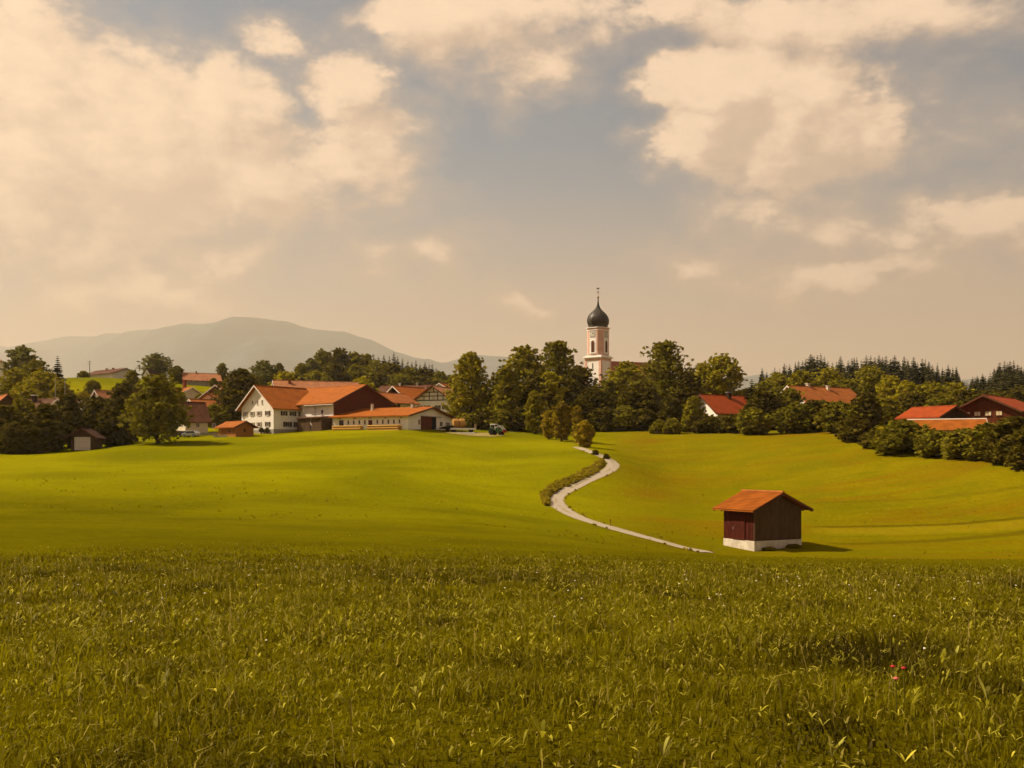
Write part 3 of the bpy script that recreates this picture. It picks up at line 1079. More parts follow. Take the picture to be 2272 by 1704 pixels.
# ---- barn
cb_ = Vector(((740 - CX) / F * 243, 243, 0))
PHB = R(50)                      # its gable looks right and forward
WB = 18.6
cbn = cb_ + Vector((math.cos(PHB), math.sin(PHB), 0)) * (WB / 2); cbn.z = -10.3 + SH * 243
barn = house('barn', 'big barn with dark brown wooden gable and orange roof behind the farmhouse', cbn, PHB, WB, 27.0, 6.1, 10.4, WHITE, TILE_O, 1.0, cat='barn', cladding=WOODR, clad_z=.4, rake=TRIMB,
             windows=[('l', 4.0, 3.9, .75, 1.15)], down=3)
pipe = MB().tube([(-WB / 2 - 1.0, 6.7, 5.55), (-WB / 2 - .12, 6.5, 5.2), (-WB / 2 - .12, 6.5, .2)], .06, 6).build('downpipe', METAL, barn)
MB().prism_y([(-WB / 2 - 1.1, 5.50), (-WB / 2 - 1.0, 5.44), (-WB / 2 - .98, 5.6)], -.9, 9.6).build('gutter', METAL, barn)

# ---- lean-to porch in the angle of house and barn (rests on the barn wall)
lo = empty('wooden_porch', cbn, PHB)
tag(lo, 'brown wooden porch with a flat red roof between farmhouse and barn', 'porch')
x0 = -WB / 2
MB().prism_y([(x0 - 3.6, 2.35), (x0 - .05, 2.75), (x0 - .05, 2.95), (x0 - 3.6, 2.55)], .3, 9.2).build('roof', TILE_B, lo)
for k in range(12):
    yk = .6 + k * .70
    if k == 5:
        continue
    MB().box(x0 - 3.15, x0 - 3.05, yk, yk + .66, -1.5, 2.38).build('board', WOODG, lo)
MB().box(x0 - 3.1, x0 - .1, .42, .52, -1.5, 2.4).build('side_wall', WOODG, lo)
for yk in (.5, 4.6, 9.0):
    MB().box(x0 - 3.3, x0 - 3.16, yk - .08, yk + .08, -1.5, 2.4).build('post', TRIMB, lo)

# ---- long low stable
PHS = R(62)
cs_ = Vector(((905 - CX) / F * 232, 232, 0))
WS = 18.6
cst = cs_ + Vector((math.cos(PHS), math.sin(PHS), 0)) * (WS / 2); cst.z = -10.0 + SH * 233
ws = [('l', 2.2 + 1.5 * k, 1.7, .5, 1.0) for k in range(5)] + [('l', 11.6 + 1.55 * k, 1.7, .5, 1.0) for k in range(4)]
ws += [('l', 18.2, 1.6, 1.2, 1.25, dict(frame=TRIMB)), ('g', -4.75, 1.7, .85, 1.2), ('g', 4.6, 1.5, 1.2, 1.1), ('g', 7.6, 1.4, 1.0, 1.1, SP_)]
stable = house('stable', 'long low white stable with orange roof and a row of small windows', cst, PHS, WS, 20.5, 2.95, 5.0, WHITE, TILE_O, .9, cat='stable', rake=TRIMB, windows=ws, down=3, thick=.25)
dr = MB().box(-4.1, .3, -.12, -.02, -.5, 3.0).build('sliding_door', WOODR, stable)
for k in range(11):
    MB().box(-4.1 + .4 * k + .01, -4.1 + .4 * k + .39, -.15, -.12, -.45, 2.95).build('board', WOODR, dr)
MB().box(.32, 2.4, -.03, .06, -.5, 3.0).build('doorway_dark_panel', BLACK, stable)  # black panel painted for the dark interior behind the open door
MB().box(-4.3, 4.6, -.20, -.12, 3.02, 3.14).build('door_rail', METAL, stable)
dl = MB().box(-WS / 2 - .10, -WS / 2 - .01, 9.6, 10.6, -.6, 2.1).build('door', WOODR, stable)
for (yy_, xx_) in ((14.4, -2.6), (4.6, -.6)):
    v = MB().box(xx_ - .25, xx_ + .25, yy_ - .25, yy_ + .25, 4.2, 6.2).build('vent_stack', CONC, stable)
    MB().box(xx_ - .38, xx_ + .38, yy_ - .38, yy_ + .38, 6.22, 6.35).build('cap', TRIMB, v)
for k in range(5):
    MB().box(-WS / 2 - .85, -WS / 2, 1.5 + 4.2 * k, 1.64 + 4.2 * k, 2.5, 2.64).build('rafter', TRIMB, stable)


# ---- timber stacks along the stable wall
def timber_stack(label, ya, yb, rows, group):
    root = empty('timber_stack', cst, PHS)
    tag(root, label, 'timber', group)
    rg = random.Random(int(ya * 10))
    for k in range(rows):
        for j in range(4):
            r_ = .15
            xx = -WS / 2 - 1.55 - j * .31 + .15 * (k % 2)
            zz = -.35 + k * .27
            o = MB().tube([(xx, ya + rg.uniform(0, .35), zz), (xx, yb - rg.uniform(0, .4), zz)], .155, 6).build('log', LOGEND, root)
    return root


timber_stack('longer pile of tawny timber along the stable wall, nearer the gable', 0.6, 9.4, 5, 'timber piles along the stable')
timber_stack('tawny timber pile along the stable wall, nearer the farmhouse porch', 10.8, 19.2, 5, 'timber piles along the stable')


def gh(px, d, phi=0.0, dz=0.0):
    return G(px, d, dz)


# ---- half-timbered house
p = G(962, 296); p.z = -11.6 + SH * p.y
ht_ = house('half_timbered_house', 'white house with half-timbered gable and orange roof behind the stable', p, R(-22), 11.6, 15, 7.0, 10.9, WHITE, TILE_P, 1.2, gov=1.4, rake=TRIMB,
            windows=[('g', u, 5.0, .9, 1.2, S2) for u in (-4.3, -2.0, 1.3, 3.6)] + [('g', u, 2.0, .9, 1.2, S2) for u in (-3.6, 0, 3.6)], chimneys=[(-3.2, 3.0, 2.1, .75, BRICK, TRIMB)])
for (xa, xb, za, zb) in ((-5.7, 5.7, 6.9, 7.15), (-4.2, 4.2, 8.1, 8.32), (-2.5, 2.5, 9.2, 9.42)):
    MB().box(xa, xb, -.09, -.01, za, zb).build('beam', WOODD, ht_)
for xa, za, zb in ((-3, 7.15, 8.1), (-1.3, 7.15, 9.2), (1.3, 7.15, 9.2), (3, 7.15, 8.1), (0, 9.42, 10.5)):
    MB().box(xa - .1, xa + .1, -.075, -.01, za, zb).build('post', WOODD, ht_)
wn = window(ht_, 'g', 0, 7.65, 1.0, .8, 11.6, 15, frame=TRIMW, blind=True)

# ---- the other roofs round the farm
p = corner_gable(905, 306, R(-40), 11, 1); p.z = -11 + SH * p.y
house('village_house', 'white house with broad orange roof behind the barn, left of the half-timbered gable', p, R(-40), 11, 18, 6.2, 10.2, WHITE, TILE_O, 1.0, rake=TRIMW, cladding=WOODD, clad_z=8.2,
      chimneys=[(2.2, 11.5, 1.6, .7, BRICK, CONC)])
p = corner_gable(866, 272, R(-40), 9.5, 1); p.z = -11 + SH * p.y
house('outbuilding', 'lower white outbuilding with light orange roof against the right side of the barn', p, R(-40), 9.5, 9, 6.2, 8.6, WHITE, TILE_OL, 1.0, cat='outbuilding', windows=[('r', 3.0, 4.8, 1.0, 1.9, dict(frame=TRIMB))])
p = G(977, 356); p.z = -9 + SH * p.y
house('village_house', 'house peak with white bargeboards showing above the half-timbered house', p, R(-30), 9, 12, 6.5, 9.1, WHITE, TILE_R, .8)
p = G(905, 400); p.z = -8 + SH * p.y
house('long_roofed_house', 'long low dull brown roof below the wood behind the barn', G(970, 395, -1), R(75), 10, 22, 4.2, 6.9, GREYW, TILE_B, .8, chimneys=[(0, 8, 1.0, .6, CONC, CONC), (0, 15, 1.0, .6, WHITE, WHITE)])
p = corner_gable(640, 275, R(-40), 11, 1); p.z = -10.5 + SH * p.y
house('rear_barn', 'pale orange ridge of the building rising behind the farmhouse roof', G(612, 290) + Vector((0, 0, 0)), R(-72), 12, 22, 7.3, 11.35, WHITE, TILE_P, .9, cat='barn', chimneys=[(1.2, 3.6, .8, .7, BRICK, BRICK)])

# ---- cluster left of the farmhouse
p = G(482, 318); p.z = -9.6 + SH * p.y
house('chalet', 'chalet with brown wooden gable and orange roof below the green hill', p, R(-18), 10.5, 14, 5.6, 9.1, WHITE, TILE_O, 1.2, cladding=WOODR, clad_z=4.6, windows=[('g', -2, 3, .9, 1.2, S2), ('g', 2, 3, .9, 1.2, S2)])
p = G(464, 300); p.z = -10.6 + SH * p.y
pg = house('porch_house', 'white house with brown raked gable roof and posts, in front of the chalet', p, R(-16), 9.0, 9, 5.0, 7.9, WHITE, TILE_O, 1.3, rake=TRIMB, windows=[('g', -2.4, 1.9, .8, 1.3), ('g', 0, 1.9, .8, 1.3), ('g', 2.4, 1.9, .8, 1.3), ('g', -2.0, 4.3, .8, 1.1), ('g', 2.0, 4.3, .8, 1.1)], balcony=(-4.2, 4.2, 3.0, WOODD))
for xk in (-4.2, -1.6, 1.6, 4.2):
    MB().box(xk - .1, xk + .1, -1.05, -.85, -1.5, 5.0).build('post', TRIMW, pg)
house('small_house', 'small light orange roof left of the porch house', Vector((W(425, 892, 292).x, 292, -10.6 + SH * 292)), R(-50), 7, 7, 3.9, 6.2, WHITE, TILE_OL, .8)
house('brick_chimney_house', 'low orange roof with a tall red brick chimney under the green hill', G(424, 345, 0), R(60), 8, 9, 2.6, 4.3, CREAM, TILE_OL, .7, chimneys=[(0, 3.0, 2.6, .9, BRICK, BRICK)])
p = G(400, 258); p.z = -11.8 + SH * p.y
house('red_brown_roofed_house', 'cream house with steep dark red-brown roof right of the big green tree', p, R(-55), 8, 5.5, 3.0, 7.2, CREAM, TILE_B, .8, rake=None, windows=[('r', 3, 1.6, .9, 1.1), ('r', 7, 1.6, .9, 1.1)])
# ---- far left
p = G(216, 292); p.z = -11 + SH * p.y
house('brown_roofed_house', 'house with brown roof and white bargeboard between the left trees', p, R(-40), 9.5, 11, 4.6, 9.1, WHITE, TILE_P, .9, windows=[('r', 3, 2.6, .9, 1.1), ('r', 7, 2.6, .9, 1.1), ('g', 0, 5, .9, 1.1)])
p = G(175, 282); p.z = -11 + SH * p.y
house('orange_roofed_house', 'small bright orange roof with white chimney between the dark left trees', p, R(68), 7, 7.5, 4.0, 6.5, WHITE, TILE_R, .6, chimneys=[(-.8, 6.5, 1.3, .6, WHITE, CONC)])
p = G(122, 262); p.z = -11.5 + SH * p.y
house('long_brown_house', 'long low house with dull brown roof and white-capped chimney behind the dark trees', p, R(72), 9, 13, 4.6, 7.6, CREAM, TILE_B, .8, chimneys=[(-1.2, 5.2, 1.8, .9, WOODD, WMETAL)], windows=[('l', 3, 2.4, .9, 1.1), ('l', 7, 2.4, .9, 1.1)])
p = G(16, 240); p.z = -12 + SH * p.y
house('brown_gabled_house', 'house with brown gable and orange roof cut by the left edge', p, R(38), 8.5, 12, 5.5, 9.4, CREAM, TILE_O, 1.0, cladding=WOODG, clad_z=1.0, rake=TRIMB, windows=[('g', 0, 3, .9, 1.1)])
house('far_orange_house', 'far orange roof at the left edge behind the bright green trees', G(0, 372, 3.0), R(60), 9, 14, 3.5, 6.5, WHITE, TILE_OL, .8)
p = G(183, 212)
gar = house('garage', 'small garage with white door and dark sloping roof among the dark left trees', p, R(6), 4.5, 6, 2.9, 4.4, WOODG, TILE_D, .9, cat='garage', rake=TRIMB)
gd = MB().box(-1.55, 1.55, -.10, -.01, .1, 2.75).build('garage_door', WHITE, gar)
for k in range(4):
    MB().box(-1.5, 1.5, -.13, -.10, .14 + k * .65, .14 + k * .65 + .61).build('door_panel', TRIMW, gd)

# ---- hill farms on the left
house('hill_farm', 'long low farm with brown roof and white gable end on the green hill', G(278, 436), R(52), 11, 22, 2.0, 4.0, WHITE, TILE_B, 1.0, cat='farm', rake=TRIMB, chimneys=[(0, 9, .7, .6, BRICK, BRICK), (0, 14, .7, .6, BRICK, BRICK)])
house('steep_white_house', 'little steep white gabled house beside the big hill tree', G(326, 428), R(-12), 3.4, 7, 2.2, 4.7, WHITE, TILE_D, .25, rake=None, windows=[('g', -.9, .9, .5, .8), ('g', .9, .9, .5, .8), ('g', 0, 2.8, .5, .8)])
house('pink_roofed_farm', 'long farmhouse with pale pink roof on the crest of the green hill', G(410, 430), R(-68), 10, 13, 1.6, 4.4, GREYW, TILE_P, 1.2, cat='farm', rake=TRIMB, windows=[('r', 2 + 2.4 * k, .9, .9, .9) for k in range(5)], chimneys=[(0, 4.5, .8, .5, BRICK, BRICK)])
house('crest_house', 'small brown roofed house on the hill crest right of the pale slim tree', G(520, 446), R(-50), 7, 8, 3.6, 5.6, CREAM, TILE_B, .7)

# ---- right side of the village
p = corner_gable(1592, 252, R(-62), 10.4, 1); p.z = -13.0 + SH * p.y
rh = house('red_roofed_house', 'white house with bright red roof and wooden balcony right of the church trees', p, R(-62), 10.4, 14, 6.3, 10.2, WHITE, TILE_R, 1.3, gov=1.4, rake=TRIMB,
           windows=[('g', -3.0, 5.0, .9, 1.2), ('g', 0.3, 7.0, 1.0, 1.3), ('g', 0.0, 3.3, .9, 1.5, dict(frame=TRIMB)), ('g', 3.2, 3.3, 1.1, 1.3, dict(frame=TRIMB)), ('r', 8.2, 4.6, 1.0, 1.4), ('r', 3.4, 4.6, 1.0, 1.4), ('r', 11.6, 4.6, 1.0, 1.4)],
           balcony=(-4.9, 2.0, 5.1, WOODR), chimneys=[(.9, 7.0, 1.5, .9, WOODD, METAL)])
MB().box(.0, 1.0, 0, 1.3, 0, .06).build('roof_window', GLASS, rh).location = (2.6, 10.2, 9.45)
p = corner_gable(1787, 268, R(-62), 11, 1); p.z = -10.6 + SH * p.y
oh = house('orange_roofed_villa', 'white house with broad orange roof half hidden by garden trees, left of the timber house', p, R(-62), 11, 20, 6.0, 9.95, WHITE, TILE_OL, 1.1, windows=[('g', -2, 4.5, .9, 1.2), ('g', 2, 4.5, .9, 1.2), ('r', 4, 4.0, .9, 1.2), ('r', 9, 4.0, .9, 1.2), ('r', 14, 4.0, .9, 1.2)],
           chimneys=[(-.2, 6.3, 1.0, .8, CREAM, CONC), (1.0, 12.2, 1.1, .7, CREAM, CONC)])
p = corner_gable(2084, 186, R(30), 8.0, -1); p.z = -10.2 + SH * p.y
house('red_orange_barn', 'low barn with red-orange roof and dark gable beside the timber house', p, R(30), 8.0, 8.6, 4.3, 6.1, WOODR, TILE_R, .6, cat='barn', cladding=WOODD, clad_z=0, rake=TRIMB)
p = G(2186, 190); p.z = -10.9 + SH * p.y
th = house('timber_house', 'red-brown timber house with four cream windows in its gable, at the right edge', p, R(-42), 10.4, 16, 6.2, 8.7, WOODR, TILE_R, 1.3, gov=1.2, rake=TRIMB,
           windows=[('g', -3.2 + 1.86 * k, 5.55, 1.15, .85, dict(blind=True, frame=TRIMB, off=.05)) for k in range(4)])
for k in range(36):
    xk = -5.2 + k * .289
    zt = 6.2 + (8.7 - 6.2) * (1 - abs(xk + .14) / 5.2) - .12
    MB().box(xk + .005, xk + .279, -.03, -.004, -1, zt).build('board', WOODR, th)
p = G(2178, 168); p.z = -10.8 + SH * p.y
an = house('garage_annex', 'low annex with an orange lean-to roof and pale ridge board before the timber house', p, R(70), 6.5, 10.5, 3.5, 5.0, WHITE, TILE_O, .7, cat='annex', ridge=TRIMW, windows=[('l', 8.6, 2.4, .9, .9)])

# ------------------------------------------------------------------ church
ch = empty('church', Vector(((1327 - CX) / F * 330, 330, -11.0 + SH * 330)), R(-38))
tag(ch, 'village church with pink and white tower and dark onion dome', 'church')
zc = 18.85        # string course above the base (row 797)
HW = 2.95         # half width of the lower stage


def sq(mb, a, z0, z1):
    return mb.box(-a, a, -a, a, z0, z1)


sq(MB(), HW, -2, zc).build('tower_shaft', PINKW, ch)
for sx_ in (-1, 1):
    for sy_ in (-1, 1):
        MB().box(min(sx_ * (HW - .75), sx_ * (HW + .08)), max(sx_ * (HW - .75), sx_ * (HW + .08)), min(sy_ * (HW - .75), sy_ * (HW + .08)), max(sy_ * (HW - .75), sy_ * (HW + .08)), -2, zc).build('pilaster', PINK, ch)
for sgn in (-1, 1):
    MB().box(-HW + .76, HW - .76, sgn * (HW + .04) - .05, sgn * (HW + .04) + .05, zc - .7, zc - .01).build('frieze', PINK, ch)
    MB().box(sgn * (HW + .04) - .05, sgn * (HW + .04) + .05, -HW + .76, HW - .76, zc - .7, zc - .01).build('frieze', PINK, ch)
MB().box(-.2, .1, -HW - .06, -HW - .005, zc - 3.2, zc - 1.5).build('slit_window', GLASS, ch)
cor = MB()
for a, z0, z1 in ((HW + .18, zc, zc + .2), (HW + .55, zc + .2, zc + .45), (HW + .30, zc + .45, zc + .7), (HW + .0, zc + .7, zc + .95)):
    sq(cor, a, z0, z1)
cor.build('cornice', PINKW, ch)
# belfry: a square with cut corners
A_, C_ = 2.95, 1.25


def octo(a, c_, z0, z1):
    poly = [(-a + c_, -a), (a - c_, -a), (a, -a + c_), (a, a - c_), (a - c_, a), (-a + c_, a), (-a, a - c_), (-a, -a + c_)]
    mb = MB()
    vs = [(x, y, z0) for x, y in poly] + [(x, y, z1) for x, y in poly]
    fs = [tuple(range(7, -1, -1)), tuple(range(8, 16))] + [(i, (i + 1) % 8, (i + 1) % 8 + 8, i + 8) for i in range(8)]
    return mb.add(vs, fs)


zt_ = zc + 9.5
octo(A_, C_, zc + .9, zt_).build('belfry', PINK, ch)
octo(A_ + .35, C_ + .15, zt_, zt_ + .22).build('eaves_cornice', PINKW, ch)
octo(A_ + .12, C_ + .1, zt_ - .8, zt_ - .55).build('upper_moulding', PINKW, ch)


def arch(w_, h_, y0, y1, z):
    poly = [(-w_ / 2, z), (w_ / 2, z), (w_ / 2, z + h_ - w_ / 2)]
    for k in range(1, 8):
        t = math.pi * k / 8
        poly.append((w_ / 2 * math.cos(t), z + h_ - w_ / 2 + w_ / 2 * math.sin(t)))
    poly.append((-w_ / 2, z + h_ - w_ / 2))
    return MB().prism_y(poly, y0, y1)


for k in range(4):
    rz = k * math.pi / 2
    pan = MB().box(-1.25, 1.25, -A_ - .04, -A_ - .005, zc + 1.3, zt_ - 1.0).build('panel', PINKW, ch); pan.rotation_euler = (0, 0, rz)
    bw = arch(1.5, 4.0, -A_ - .12, -A_ - .045, zc + 1.75).build('belfry_window', PINKW, ch); bw.rotation_euler = (0, 0, rz)
    arch(1.1, 3.65, -A_ - .16, -A_ - .125, zc + 1.9).build('louvre', LOUVRE, bw)
    for j in range(10):
        MB().box(-.5, .5, -A_ - .22, -A_ - .165, zc + 2.0 + j * .3, zc + 2.12 + j * .3).build('slat', LOUVRE, bw)
    MB().box(-.95, .95, -A_ - .3, -A_ - .05, zc + 1.55, zc + 1.74).build('sill', PINKW, bw)
    ck = MB().box(-.98, .98, -A_ - .10, -A_ - .045, zt_ - 2.95, zt_ - 1.02).build('clock', mat('grey_clock_square', (.42, .39, .33), .8, .08), ch); ck.rotation_euler = (0, 0, rz)
    dsc = MB()
    n_ = 24
    ring_ = [(.80 * math.cos(6.2832 * q / n_), .80 * math.sin(6.2832 * q / n_) + zt_ - 1.98) for q in range(n_)]
    dsc.prism_y(ring_, -A_ - .16, -A_ - .105).build('dial', CLOCK, ck)
    MB().box(-.05, .05, -A_ - .19, -A_ - .165, zt_ - 2.05, zt_ - 1.32).build('minute_hand', BLACK, ck)
    MB().prism_y([(-.05, zt_ - 1.98), (.0, zt_ - 2.06), (.45, zt_ - 1.75), (.40, zt_ - 1.68)], -A_ - .185, -A_ - .162).build('hour_hand', BLACK, ck)
    for q in range(12):
        a_ = q * math.pi / 6
        MB().box(.66 * math.sin(a_) - .035, .66 * math.sin(a_) + .035, -A_ - .185, -A_ - .162, zt_ - 1.98 + .66 * math.cos(a_) - .035, zt_ - 1.98 + .66 * math.cos(a_) + .035).build('hour_mark', BLACK, ck)
# onion dome, softly eight sided
dz0 = zt_ + .22
dp = [(3.05, 0), (3.10, .25), (2.95, .45), (3.15, .9), (3.42, 1.6), (3.50, 2.3), (3.40, 3.0), (3.05, 3.8), (2.5, 4.5), (1.85, 5.1), (1.2, 5.7), (.72, 6.3), (.42, 7.0), (.26, 7.9), (.17, 8.8), (.12, 9.6)]


def onion_mod(t):
    s = (t % (math.pi / 4)) - math.pi / 8
    return math.cos(math.pi / 8) / math.cos(s) * .55 + .45


dm = MB().lathe([(r, z + dz0) for r, z in dp], 48, mod=onion_mod).build('onion_dome', DOME, ch, smooth=True)
for k in range(8):
    t = k * math.pi / 4
    mb = MB()
    mb.tube([(math.cos(t) * (r * 1.005), math.sin(t) * (r * 1.005), z + dz0) for r, z in dp[1:13]], .06, 4)
    mb.build('seam', DOME, dm)
sp_ = MB().lathe([(.02, dz0 + 9.3), (.26, dz0 + 9.42), (.36, dz0 + 9.7), (.26, dz0 + 9.98), (.05, dz0 + 10.1), (.045, dz0 + 12.4), (.01, dz0 + 12.45)], 14).build('spire_ball', GOLD, ch, smooth=True)
MB().box(-.42, .42, -.04, .04, dz0 + 11.0, dz0 + 11.13).box(-.28, .28, -.045, .045, dz0 + 11.5, dz0 + 11.63).build('cross', BLACK, ch).rotation_euler = (0, 0, R(38))
ck_ = MB().prism_y([(-.5, dz0 + 12.35), (-.1, dz0 + 12.2), (.15, dz0 + 12.35), (.42, dz0 + 12.2), (.35, dz0 + 12.6), (.18, dz0 + 12.85), (.05, dz0 + 12.6), (-.15, dz0 + 12.5), (-.42, dz0 + 12.75)], -.03, .03).build('weathercock', BLACK, ch)
ck_.rotation_euler = (0, 0, R(38))
# nave behind the tower
nv = house('nave_tmp', 'x', (0, 0, 0), 0, 10, 10, 1, 2)
for o_ in list(nv.children_recursive) + [nv]:
    bpy.data.objects.remove(o_)
nave = MB().prism_y([(-5.5, -2), (5.5, -2), (5.5, 11.5), (0, 17.9), (-5.5, 11.5)], 0, 24).build('nave_wall', WHITE, ch)
nroof = MB()
for sgn in (-1, 1):
    poly = [(0, 17.93), (0, 18.2), (sgn * 6.2, 10.95), (sgn * 6.2, 10.7)]
    nroof.prism_y(poly[::-1] if sgn > 0 else poly, -.5, 24.5)
nroof = nroof.build('nave_roof', mat('dark_red_nave_tiles', (.17, .050, .028), .8, .2, .8, bump=.3, wave=('X', 1.1)), ch)
for o_ in (nave, nroof):
    o_.location = (-4.2, 4.9, .8); o_.rotation_euler = (0, 0, R(-30))
cr = MB().box(-.05, .05, -.05, .05, 18.2, 19.6).box(-.35, .35, -.04, .04, 19.0, 19.12).build('roof_cross', BLACK, nroof)
cr.location = (0, 23.5, 0)

# ------------------------------------------------------------------ field shed in the right hand meadow
PHI = R(28)
WSH, LSH = 5.9, 4.5
csd = Vector(((1674 - CX) / F * 100, 100, 0)) + Vector((math.cos(PHI), math.sin(PHI), 0)) * (WSH / 2)
csd.z = -16.0 + SH * 100
shed = empty('field_shed', csd, PHI)
tag(shed, 'small dark wooden field shed with orange roof on a white plinth', 'shed')
he, hr = 4.2, 5.5
MB().prism_y([(-WSH / 2 + .06, .9), (WSH / 2 - .06, .9), (WSH / 2 - .06, he - .05), (0, hr - .12), (-WSH / 2 + .06, he - .05)], .06, LSH - .06).build('wall_core', WOODD, shed)
MB().box(-WSH / 2 - .04, WSH / 2 + .04, -.04, LSH + .04, -2.2, 1.02).build('plinth', CONC, shed, bevel=.02)
rg = random.Random(3)
nbd = 27
for k in range(nbd):
    wb = WSH / nbd
    xk = -WSH / 2 + k * wb
    zt = hr - (hr - he) * abs(xk + wb / 2) / (WSH / 2) - .10
    o = MB().box(xk + .006, xk + wb - .006, -.02 - rg.random() * .012, .055, 1.03 + rg.random() * .02, zt).build('board', WOODG, shed)
nbl = 20
for k in range(nbl):
    wb = LSH / nbl
    yk = k * wb
    mm = WOODX
    MB().box(-WSH / 2 - .02 - rg.random() * .012, -WSH / 2 + .055, yk + .006, yk + wb - .006, 1.03 + rg.random() * .02, he - .06).build('board', mm, shed)
    MB().box(WSH / 2 - .055, WSH / 2 + .02, yk + .006, yk + wb - .006, 1.03, he - .06).build('board', WOODG, shed)
MB().box(-WSH / 2 - .05, -WSH / 2 + .06, -.05, .05, 1.03, he).build('corner_post', WOODG, shed)
dd = MB().box(-WSH / 2 - .10, -WSH / 2 - .04, 1.3, 3.1, 1.05, 3.4).build('door', WOODX, shed)
MB().box(-WSH / 2 - .14, -WSH / 2 - .10, 2.9, 3.0, 2.0, 2.25).build('handle', METAL, dd)
ovs, gvs = .85, .75
sl_ = (hr - he) / (WSH / 2)
xe = WSH / 2 + ovs; ze = he - ovs * sl_
rf = MB()
for sgn in (-1, 1):
    poly = [(0, hr), (0, hr + .12), (sgn * xe, ze + .12), (sgn * xe, ze)]
    rf.prism_y(poly[::-1] if sgn > 0 else poly, -gvs, LSH + gvs)
rf = rf.build('roof', TILE_O, shed)
# tile courses
nr_, nc_ = 13, 26
slen = math.hypot(xe, hr - ze)
tl = MB().add([(0, 0, 0), (0, (LSH + 2 * gvs) / nc_ - .012, 0), (slen / nr_ + .03, (LSH + 2 * gvs) / nc_ - .012, .012), (slen / nr_ + .03, 0, .012),
               (0, 0, .02), (0, (LSH + 2 * gvs) / nc_ - .012, .02), (slen / nr_ + .03, (LSH + 2 * gvs) / nc_ - .012, .055), (slen / nr_ + .03, 0, .055),
               (0, .10, .045), (slen / nr_ + .03, .10, .085)],
              [(0, 1, 2, 3), (4, 8, 5), (4, 7, 9, 8), (8, 9, 6, 5), (7, 3, 2, 6), (7, 6, 9), (0, 3, 7, 4), (1, 5, 6, 2), (0, 4, 5, 1)])
allt = MB()
for sgn in (-1, 1):
    ang = math.atan2(hr - ze, xe)
    for r_ in range(nr_):
        for c_ in range(nc_):
            vs = []
            jit = rg.random() * .012
            for (a, b, z) in tl.v:
                s_ = r_ * slen / nr_ + a
                zz = z + jit
                vs.append((sgn * (s_ * math.cos(ang) + zz * math.sin(ang)), -gvs + c_ * (LSH + 2 * gvs) / nc_ + b, hr + .125 - s_ * math.sin(ang) + zz * math.cos(ang)))
            allt.add(vs, tl.f if sgn > 0 else [q[::-1] for q in tl.f])
to = allt.build('roof_tiles', TILE_O, rf)
to['kind'] = 'stuff'
MB().prism_y([(-.16, hr + .15), (.16, hr + .15), (.09, hr + .30), (-.09, hr + .30)], -gvs - .02, LSH + gvs + .02).build('ridge_tiles', TILE_OL, rf)
for sgn in (-1, 1):
    poly = [(0, hr - .08), (0, hr + .13), (sgn * xe, ze + .13), (sgn * xe, ze - .08)]
    MB().prism_y(poly[::-1] if sgn > 0 else poly, -gvs - .04, -gvs).build('rake_board', TRIMB, shed)
for k in range(6):
    yk = -gvs + .1 + k * (LSH + 2 * gvs - .3) / 5
    for sgn in (-1, 1):
        poly = [(sgn * (WSH / 2 - .3), he + .02), (sgn * (WSH / 2 - .3), he + .12 - .04), (sgn * (xe - .05), ze - .02), (sgn * (xe - .05), ze - .12)]
        MB().prism_y(poly if sgn < 0 else poly[::-1], yk, yk + .10).build('rafter', WOODD, shed)

# ------------------------------------------------------------------ orange garden hut and small yard things
p = corner_gable(523, 236, R(46), 4.6, -1); p.z = float(H(p.x, p.y)) + .1
hut = house('garden_hut', 'low orange pine hut with an orange roof left of the farmhouse', p, R(46), 4.6, 7.4, 2.1, 3.15, WOODO, TILE_O, .75, cat='hut', rake=TRIMB, windows=[('l', 2.6, 1.25, .6, .6, dict(frame=TRIMB)), ('g', 0, 1.3, .5, .6, dict(frame=TRIMB))], down=1.2)
for yk in (5.4, 7.3):
    MB().box(-3.0, -2.88, yk - .06, yk + .06, -1, 1.9).build('post', WOODO, hut)


def plank_pile(label, px, row, length, n, m, rz, name='plank_pile', cat='planks'):
    p = hit(px, row, 120)
    root = empty(name, p, rz)
    tag(root, label, cat)
    rg = random.Random(px)
    k = 0
    for j in range(n):
        for i in range(3):
            o = MB().box(-length / 2 + rg.uniform(-.2, .2), length / 2 + rg.uniform(-.2, .2), i * .38, i * .38 + .34, .02 + j * .16, .16 + j * .16).build('plank', m, root)
    return root


plank_pile('pile of orange boards leaning by the garden hut steps', 512, 967.5, 2.2, 3, WOODO, R(-20))
plank_pile('long stack of pale grey boards left of the garden hut', 462, 966, 4.2, 4, GREYW, R(8))
plank_pile('lower stack of whitish boards in front of the grey board stack', 487, 970, 3.0, 3, CONC, R(4))
# white cistern box
p = hit(438, 968, 150)
bx = empty('water_tank', p, R(10)); tag(bx, 'small white square water tank on the grass by the board stacks', 'tank')
MB().box(-.55, .55, -.5, .5, .12, 1.0).build('tank', WMETAL, bx, bevel=.05)
MB().box(-.6, .6, -.55, .55, 0, .12).build('pallet', WOODG, bx)
MB().lathe([(.0, 1.0), (.16, 1.0), (.16, 1.09), (.0, 1.1)], 10).build('lid', BLACK, bx)


